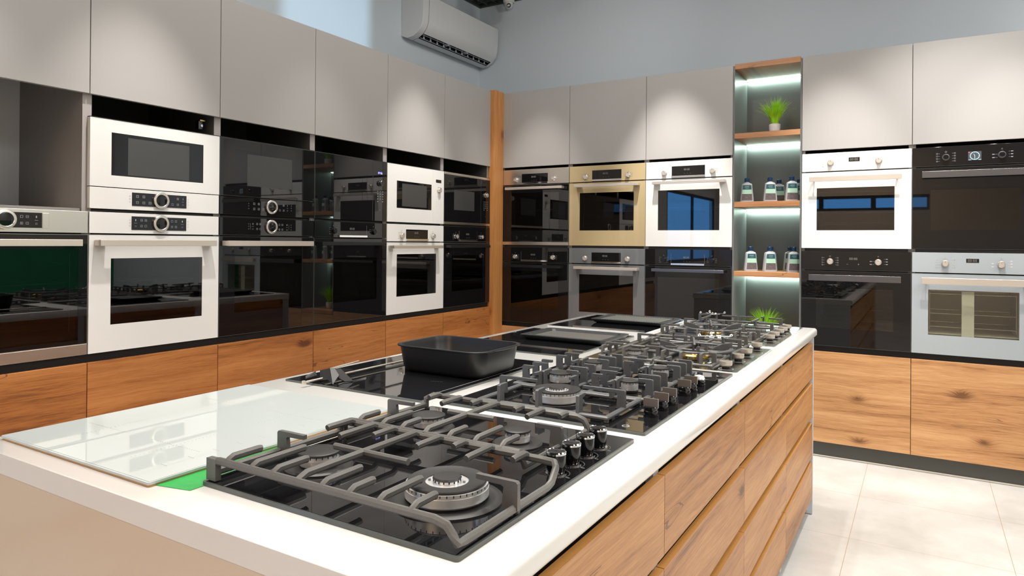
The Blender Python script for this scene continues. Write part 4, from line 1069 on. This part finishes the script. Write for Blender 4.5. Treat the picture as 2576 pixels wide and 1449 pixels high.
t, P, top = hob_base('gas_hob', 'stainless steel gas hob with four knobs and a brass wok burner', 1.880, 2.408, -2.425, -1.850, M['hob_steel'], M['alu'], thick=.005, rr=.008, part='steel_top')
S = .8655
brass_burner(t, P(2.236, -2.295, S)); small_burner(t, P(2.020, -2.298, S), .0225); small_burner(t, P(2.030, -2.010, S), .0225); small_burner(t, P(2.228, -1.995, S), .026)
wok_ring(t, P, 2.230, -2.262, .117)
steel_frame(t, P, 1.935, 2.122, -2.410, -1.872, [(1.945, -2.41, 0, 1, .03), (1.935, -2.330, 1, 0, .055), (1.935, -2.270, 1, 0, .055), (1.935, -2.03, 1, 0, .06), (2.022, -2.41, 0, 1, .065), (2.022, -2.14, 0, -1, .065), (2.03, -2.14, 0, 1, .08), (2.03, -1.872, 0, -1, .07), (2.122, -2.33, -1, 0, .05), (2.122, -2.27, -1, 0, .05), (2.122, -2.01, -1, 0, .05), (2.1, -2.41, 0, 1, .03)],
            [((1.935, -2.14, .8755), (2.122, -2.14, .8755)), ((1.935, -2.41, .9), (1.935, -2.2, .9))])
steel_frame(t, P, 2.136, 2.322, -2.410, -1.872, [(2.16, -2.41, 0, 1, .03), (2.222, -2.41, 0, 1, .03), (2.288, -2.41, 0, 1, .03), (2.136, -2.3, 1, 0, .04), (2.322, -2.36, -1, 0, .02), (2.322, -2.16, -1, 0, .04), (2.228, -2.12, 0, 1, .08), (2.228, -1.872, 0, -1, .07), (2.136, -1.995, 1, 0, .05), (2.322, -1.995, -1, 0, .06), (2.322, -1.89, -1, 0, .02)],
            [((2.136, -2.12, .8755), (2.322, -2.12, .8755))])
for y in (-2.375, -2.205, -2.075, -1.895): steel_knob(t, P, 2.360, y, S)
hob4 = t
t, P, top = hob_base('gas_hob', 'stainless steel gas hob with five knobs at the far end of the island', 1.880, 2.408, -1.790, -1.040, M['hob_steel'], M['alu'], thick=.005, rr=.008, part='steel_top')
brass_burner(t, P(2.128, -1.655, S))
for x, y, r_ in ((2.225, -1.36, .022), (2.225, -1.13, .026), (1.992, -1.13, .026), (1.992, -1.38, .02)): small_burner(t, P(x, y, S), r_)
wok_ring(t, P, 2.130, -1.655)
steel_frame(t, P, 1.925, 2.322, -1.775, -1.515, [(x, -1.775, 0, 1, .03) for x in (1.985, 2.045, 2.098, 2.150, 2.200, 2.252, 2.31)]+[(1.925, -1.655, 1, 0, .06), (1.925, -1.72, 1, 0, .03), (2.322, -1.655, -1, 0, .05), (2.322, -1.74, -1, 0, .03), (2.06, -1.515, 0, -1, .03), (2.2, -1.515, 0, -1, .03)])
steel_frame(t, P, 1.925, 2.322, -1.505, -1.262, [(2.225, -1.505, 0, 1, .08), (2.225, -1.262, 0, -1, .07), (2.322, -1.36, -1, 0, .06), (1.992, -1.505, 0, 1, .08), (1.992, -1.262, 0, -1, .07), (1.925, -1.38, 1, 0, .045), (2.125, -1.36, 1, 0, .07), (2.11, -1.38, -1, 0, .07)], [((2.118, -1.505, .8755), (2.118, -1.262, .8755))])
steel_frame(t, P, 1.925, 2.322, -1.252, -1.055, [(2.225, -1.252, 0, 1, .08), (2.225, -1.055, 0, -1, .05), (2.322, -1.13, -1, 0, .06), (1.992, -1.252, 0, 1, .08), (1.992, -1.055, 0, -1, .05), (1.925, -1.13, 1, 0, .045), (2.125, -1.13, 1, 0, .07), (2.11, -1.13, -1, 0, .07)], [((2.118, -1.252, .8755), (2.118, -1.055, .8755))])
for y in (-1.625, -1.515, -1.400, -1.312, -1.205): steel_knob(t, P, 2.358, y, S)

# shiny wire trivets lying on the pan supports
def wire_trivet(label, x, y, z):
    b_ = mb(M['chrome']); n_ = 30; r_ = .036
    b_.tube([(r_*math.cos(2*PI*i/n_), r_*math.sin(2*PI*i/n_), 0) for i in range(n_)], .0022, closed=True)
    for a in (.5, .5+PI/2):
        ca, sa = math.cos(a), math.sin(a)
        b_.tube([(-.058*ca, -.058*sa, .001), (.058*ca, .058*sa, .001)], .0022)
        for s_ in (-1, 1):
            b_.tube([(s_*.060*ca+.0045*math.cos(q), s_*.060*sa+.0035*math.sin(q), .002+.0035+.003*math.sin(q)) for q in [2*PI*i/12 for i in range(12)]], .0014, closed=True)
    tag(b_.build('wire_trivet', loc=(x, y, z+ZF)), label, 'trivet', None)
wire_trivet('shiny wire ring trivet on the steel hob with four knobs', 2.228, -1.995, .9155)
wire_trivet('shiny wire ring trivet on the farthest steel hob with five knobs', 1.992, -1.13, .9155)

# ---- left row: flat hobs
def dotted(b, P, x0, y0, x1, y1, z, mat, n_=26):
    for i in range(n_):
        q = i/(n_-1); c = P(x0+(x1-x0)*q, y0+(y1-y0)*q, z); b.box(c[0]-.0009, c[0]+.0009, c[1]-.0004, c[1]+.0004, c[2]-.0001, c[2]+.00015, mat)
t, P, top = hob_base('induction_hob', 'white glass induction hob nearest the camera, raised over a gap shaded tan', 1.302, 1.815, -3.966, -3.370, M['induction_white'], M['induction_white'], thick=.004, lift=.004, rr=.004)
mk = mb(M['mark_grey']); SZ = .8690
for cx in (1.43, 1.66):
    for cy in (-3.82, -3.54):
        dotted(mk, P, cx-.075, cy, cx+.075, cy, SZ, M['mark_grey'], 22); dotted(mk, P, cx, cy-.085, cx, cy+.085, SZ, M['mark_grey'], 22)
for i in range(10): dotted(mk, P, 1.745, -3.9+.052*i, 1.760, -3.9+.052*i, SZ, M['mark_grey'], 4)
mk.build('printed_marks', parent=top)
gc = mb(M['green_film']); gc.prism([(1.80, -3.956), (1.884, -3.938), (1.880, -3.70), (1.80, -3.70)], IT+.0003, IT+.0011, 'z')
tag(gc.build('film_sheet'), 'bright green film sheet sticking out between the white induction hob and gas hob', 'film')
t, P, top = hob_base('induction_hob', 'black glass induction hob carrying the roasting pan', 1.316, 1.818, -3.257, -2.585, M['induction_black'], M['glass_edge'], thick=.005, rr=.003)
mk = mb(M['mark_grey']); c0 = P(1.795, -3.19, .8658); c1 = P(1.795, -2.70, .8658); mk.box(c0[0]-.0005, c0[0]+.0005, c0[1], c1[1], c0[2]-.0002, c0[2]+.0003)
dotted(mk, P, 1.69, -3.05, 1.72, -3.04, .8657, M['mark_white'], 7); mk.build('printed_marks', parent=top)
t, P, top = hob_base('induction_hob', 'black glass induction hob under the flat griddle plate', 1.328, 1.828, -2.434, -1.795, M['induction_black'], M['glass_edge'], thick=.005, rr=.003)
t, P, top = hob_base('induction_hob', 'black glass induction hob under the ribbed grill plate', 1.334, 1.836, -1.672, -1.085, M['induction_black'], M['alu'], thick=.005, rr=.003)

def griddle(label, x0, x1, y0, y1, ribs):
    cx, cy = (x0+x1)/2, (y0+y1)/2; t = thing('griddle_plate', label, 'griddle', (cx, cy, IT+.0056), 0)
    a, c = (x1-x0)/2, (y1-y0)/2
    b_ = mb(M['griddle']); n_ = 24
    lv = [(a-.022, c-.022, 0), (a-.012, c-.012, .005), (a, c, .018), (a, c, .0205), (a-.006, c-.006, .0208), (a-.026, c-.026, .0200), (a-.032, c-.032, .0120)]
    vs = []; fs = []
    for A, B2, z in lv: vs += [(p[0], p[1], z) for p in rrect(-A, A, -B2, B2, .018, 5)]
    for k in range(len(lv)-1):
        for i in range(n_): fs.append((k*n_+i, k*n_+(i+1) % n_, (k+1)*n_+(i+1) % n_, (k+1)*n_+i))
    fs.append(tuple(range(n_))[::-1]); fs.append(tuple((len(lv)-1)*n_+i for i in range(n_)))
    b_.add(vs, fs[:5*n_]+fs[6*n_:6*n_+1], M['griddle']); b_.add(vs, fs[5*n_:6*n_], M['pan_coat']); b_.add(vs, fs[6*n_+1:], M['iron'] if not ribs else M['pan_coat']); b_.build('tray', parent=t, smooth=50)
    if ribs:
        g = mb(M['iron'])
        k = 24
        for i in range(k):
            x = -a+.045+(2*a-.09)*i/(k-1); g.sweep([(x-.004, -c+.040, .0158), (x+.004, c-.040, .0158)], .0070, .0075)
        g.build('ribs', parent=t)
    return t
griddle('flat black griddle plate on the middle induction hob of the left row', 1.462, 1.846, -2.165, -1.890, False)
griddle('black grill plate with fine ribs on the farthest induction hob', 1.462, 1.848, -1.455, -1.170, True)

# roasting pan
t = thing('roasting_pan', 'deep black rectangular roasting pan standing on the black induction hob', 'pan', (1.657, -2.868, IT+.0057), 0)
b_ = mb(M['pan_coat']); n_ = 36
lv = [(.128, .088, 0, .03), (.143, .105, .004, .04), (.151, .114, .016, .045), (.157, .121, .060, .048), (.160, .124, .078, .05), (.1665, .130, .0795, .052), (.1675, .131, .0825, .053), (.166, .1295, .0845, .052), (.1585, .122, .0835, .05), (.154, .118, .070, .047), (.147, .110, .016, .044), (.136, .098, .006, .036)]
vs = []; fs = []
for A, B2, z, rr_ in lv: vs += [(p[0], p[1], z) for p in rrect(-A, A, -B2, B2, rr_, 8)]
for k in range(len(lv)-1):
    for i in range(n_): fs.append((k*n_+i, k*n_+(i+1) % n_, (k+1)*n_+(i+1) % n_, (k+1)*n_+i))
fs.append(tuple(range(n_))[::-1]); fs.append(tuple((len(lv)-1)*n_+i for i in range(n_)))
b_.add(vs, fs, M['pan_coat']); b_.build('pan_body', parent=t, smooth=60)
for s_ in (-1, 1):
    h = mb(M['pan_coat']); pr = []
    for i in range(13):
        q = -1+2*i/12; pr.append((s_*(.166+.016*(1-q*q)), q*.062))
    pr += [(s_*.160, .062), (s_*.160, -.062)]
    h.prism(pr, .0765, .0815, 'z'); h.build('side_grip', parent=t, bevel=.0012)

# probe / rods with folded black plastic guard
t = thing('rod_guard', 'folded black plastic guard clipped onto thin pale metal rods beside the roasting pan', 'guard', (1.42, -3.23, IT+.0072), 0)
O = Vector((1.42, -3.23, .8657))
def Q(x, y, z): return (x-O.x, y-O.y, z-O.z)
rd = mb(M['champagne']); rd.tube([Q(1.430, -3.288, .8725), Q(1.436, -2.62, .8725)], .0028); rd.box(*[v for pr in zip(Q(1.424, -3.292, .8660), Q(1.434, -3.285, .8765)) for v in pr]); rd.build('metal_rod', parent=t)
for dx in (0, .008):
    rd = mb(M['champagne']); rd.tube([Q(1.444+dx, -3.205, .900), Q(1.427+dx*.2, -3.072, .9005)], .0013); rd.build('metal_rod', parent=t)
gd = mb(M['black_plastic'])
def slab(pts, th):
    a, b2, c2 = Vector(pts[0]), Vector(pts[1]), Vector(pts[2]); nn = (b2-a).cross(c2-a).normalized()*th
    m_ = len(pts); vs = [Vector(p) for p in pts]+[Vector(p)+nn for p in pts]
    gd.add(vs, [tuple(range(m_))[::-1], tuple(range(m_, 2*m_))]+[(i, (i+1) % m_, m_+(i+1) % m_, m_+i) for i in range(m_)])
slab([Q(1.395, -3.198, .888), Q(1.447, -3.209, .902), Q(1.463, -3.215, .892), Q(1.495, -3.245, .867), Q(1.461, -3.230, .874), Q(1.429, -3.230, .867)], .003)
slab([Q(1.447, -3.209, .902), Q(1.463, -3.206, .902), Q(1.478, -3.204, .884), Q(1.495, -3.245, .867)], .002)
slab([Q(1.463, -3.206, .902), Q(1.470, -3.190, .900), Q(1.510, -3.180, .867), Q(1.495, -3.199, .867), Q(1.471, -3.202, .876)], .003)
slab([Q(1.377, -3.236, .876), Q(1.386, -3.206, .886), Q(1.411, -3.224, .880), Q(1.378, -3.236, .868)], .005)
gd.build('plastic_guard', parent=t, smooth=20)

# ------------------------------------------------------------------ air conditioner on the left wall
t = thing('air_conditioner', 'white split air conditioner high on the wall above the corner', 'air conditioner', (XW, .035, 2.85+ZF), LR)   # local x along +y, local -y out of the wall
L_ = .535
body = [(0, .022), (-.06, .000), (-.115, .006), (-.165, .035), (-.200, .075), (-.214, .12), (-.220, .20), (-.222, .325), (-.215, .332), (0, .332)]
b_ = mb(M['white_plastic']); 
def shell(x0, x1, skip=None): 
    n_ = len(body); vs = [(x0, y, z) for y, z in body]+[(x1, y, z) for y, z in body]
    fs = [(i, (i+1) % n_, n_+(i+1) % n_, n_+i) for i in range(n_) if not (skip and i in skip)]
    return vs, fs
b_.prism(body, -L_, -L_+.07, 'x'); b_.prism(body, L_-.035, L_, 'x')
vs, fs = shell(-L_+.07, L_-.035, skip=(2, )); b_.add(vs, fs)
b_.build('casing', parent=t, bevel=.004, smooth=30)
o_ = mb(M['ac_dark']); x0, x1 = -L_+.07, L_-.035
o_.add([(x0, -.115, .006), (x1, -.115, .006), (x1, -.110, .06), (x0, -.110, .06), (x0, -.165, .035), (x1, -.165, .035), (x1, -.150, .075), (x0, -.150, .075)], [(0, 1, 2, 3), (3, 2, 6, 7), (4, 5, 6, 7), (0, 3, 7, 4), (1, 2, 6, 5)])
o_.build('air_outlet', parent=t)
f_ = mb(M['ac_fin'])
for i in range(11):
    x = x0+.05+(x1-x0-.10)*i/10; f_.prism([(x-.010, .012), (x+.010, .012), (x+.004, .05), (x-.004, .05)], -.130, -.127, 'y')
f_.box(x0+.01, x1-.01, -.150, -.146, .030, .034); f_.box(x0+.01, x1-.01, -.128, -.124, .010, .013)
for x in (-.13, .14): f_.box(x-.012, x+.012, -.160, -.12, .026, .040)
f_.build('air_fins', parent=t)
# dome camera
t = thing('security_camera', 'small white dome security camera at the top of the back wall', 'camera', (-.255, YW-.055, 3.395+ZF), 0)
b_ = mb(M['white_plastic']); b_.lathe([(.05, .02), (.05, .0), (.046, -.006)], 32, mat=M['white_plastic'])
b_.lathe([(.034, 0), (.036, -.02), (.032, -.040), (.02, -.054), (.003, -.058)], 32, mat=M['white_plastic']); b_.build('housing', parent=t)
l_ = mb(M['black_plastic']); dv = (cam.location-Vector((-.255, YW-.055, 3.415))).normalized()
lo = l_.lathe([(.019, 0), (.019, .006), (.015, .008), (.012, .006), (.001, .006)], 28, (0, 0, 0), 'z', M['steel_dark']); l_.lathe([(.006, .005), (.006, .009), (.002, .010)], 16, (0, 0, 0), 'z', M['champagne'])
le = l_.build('lens', parent=t); le.rotation_mode = 'QUATERNION'; le.rotation_quaternion = dv.to_track_quat('Z', 'Y'); le.location = Vector((0, 0, -.026))+dv*.030

# ------------------------------------------------------------------ ceiling spotlights
def spotlight(label, x, y, tx, ty, tz, power, ang=40, blend=.8, col=WARM, size=.025):
    z = 3.36+ZF
    t = thing('ceiling_spotlight', label, 'spotlight', (x, y, z), 0, 'black ceiling spotlights')
    dv = (Vector((tx, ty, tz+ZF))-Vector((x, y, z-.05))).normalized()
    s1 = mb(M['black_plastic']); s1.lathe([(.03, .058), (.03, .03), (.01, .028), (.01, -.01)], 20, mat=M['black_plastic']); s1.build('mount', parent=t)
    h = mb(M['black_plastic']); h.lathe([(.03, -.09), (.042, -.085), (.042, .03), (.039, .03), (.036, .0)], 28, mat=M['black_plastic'])
    ho = h.build('lamp_head', parent=t); ho.location = (0, 0, -.05); ho.rotation_mode = 'QUATERNION'; ho.rotation_quaternion = dv.to_track_quat('Z', 'Y')
    ld = bpy.data.lights.new('spot', 'SPOT'); ld.energy = power; ld.color = col; ld.spot_size = math.radians(ang); ld.spot_blend = blend; ld.shadow_soft_size = size
    lo = bpy.data.objects.new('spot_lamp', ld); C.objects.link(lo); lo.location = Vector((x, y, z-.05))+dv*.05; lo.rotation_mode = 'QUATERNION'; lo.rotation_quaternion = dv.to_track_quat('-Z', 'Y')
    return t
LABS = 'ceiling spotlight aimed at '
for lab, x, y, tx, ty, tz, p in [
    ('the gold and white ovens', 1.42, -.62, 1.42, -.05, 1.0, 330), ('the white oven right of the shelves', 2.42, -.62, 2.42, -.05, 1.0, 190), ('the corner post end of the back wall', .45, -.70, .35, -.05, 1.0, 120), ('the right end of the back wall', 3.35, -.80, 3.35, -.05, 1.4, 90),
    ('the left wall beside the post', .62, -1.05, .05, -1.05, 1.0, 190), ('the white ring-dial column', .70, -2.95, .05, -2.95, 1.0, 190), ('the steel oven on the left wall', .75, -3.9, .05, -3.75, 1.5, 100), ('the black appliances of the left wall', .66, -1.95, .05, -1.9, 1.0, 50)]:
    spotlight(LABS+lab, x, y, tx, ty, tz, p)
for lab, x, y, tx, ty, tz, p in [('the near end of the island', 2.15, -3.55, 2.1, -3.6, .9, 95), ('the middle of the island', 1.9, -2.55, 1.9, -2.5, .9, 85), ('the far end of the island', 2.1, -1.35, 2.1, -1.35, .9, 85), ('the upper back wall as added wash', 3.6, -3.0, 2.6, .6, 3.0, 42), ('the upper left wall and air conditioner as added wash', 2.6, -1.2, -.6, .1, 3.0, 38), ('the back wall corner as added wash', 1.6, -2.4, .6, .6, 2.95, 30), ('the aisle floor by the back wall', 3.0, -.75, 2.95, -.35, 0, 190), ('the aisle beside the island', 3.4, -2.9, 2.9, -2.7, .3, 34), ('the white induction hob', 1.35, -4.0, 1.45, -3.9, .9, 165), ('the black induction hobs as added fill', 1.2, -2.5, 1.5, -2.5, .9, 85)]:  # upper-wall washes and the black-hob spot are unseen lamps added to brighten
    spotlight(LABS+lab, x, y, tx, ty, tz, p, 80, .8, NEUT)
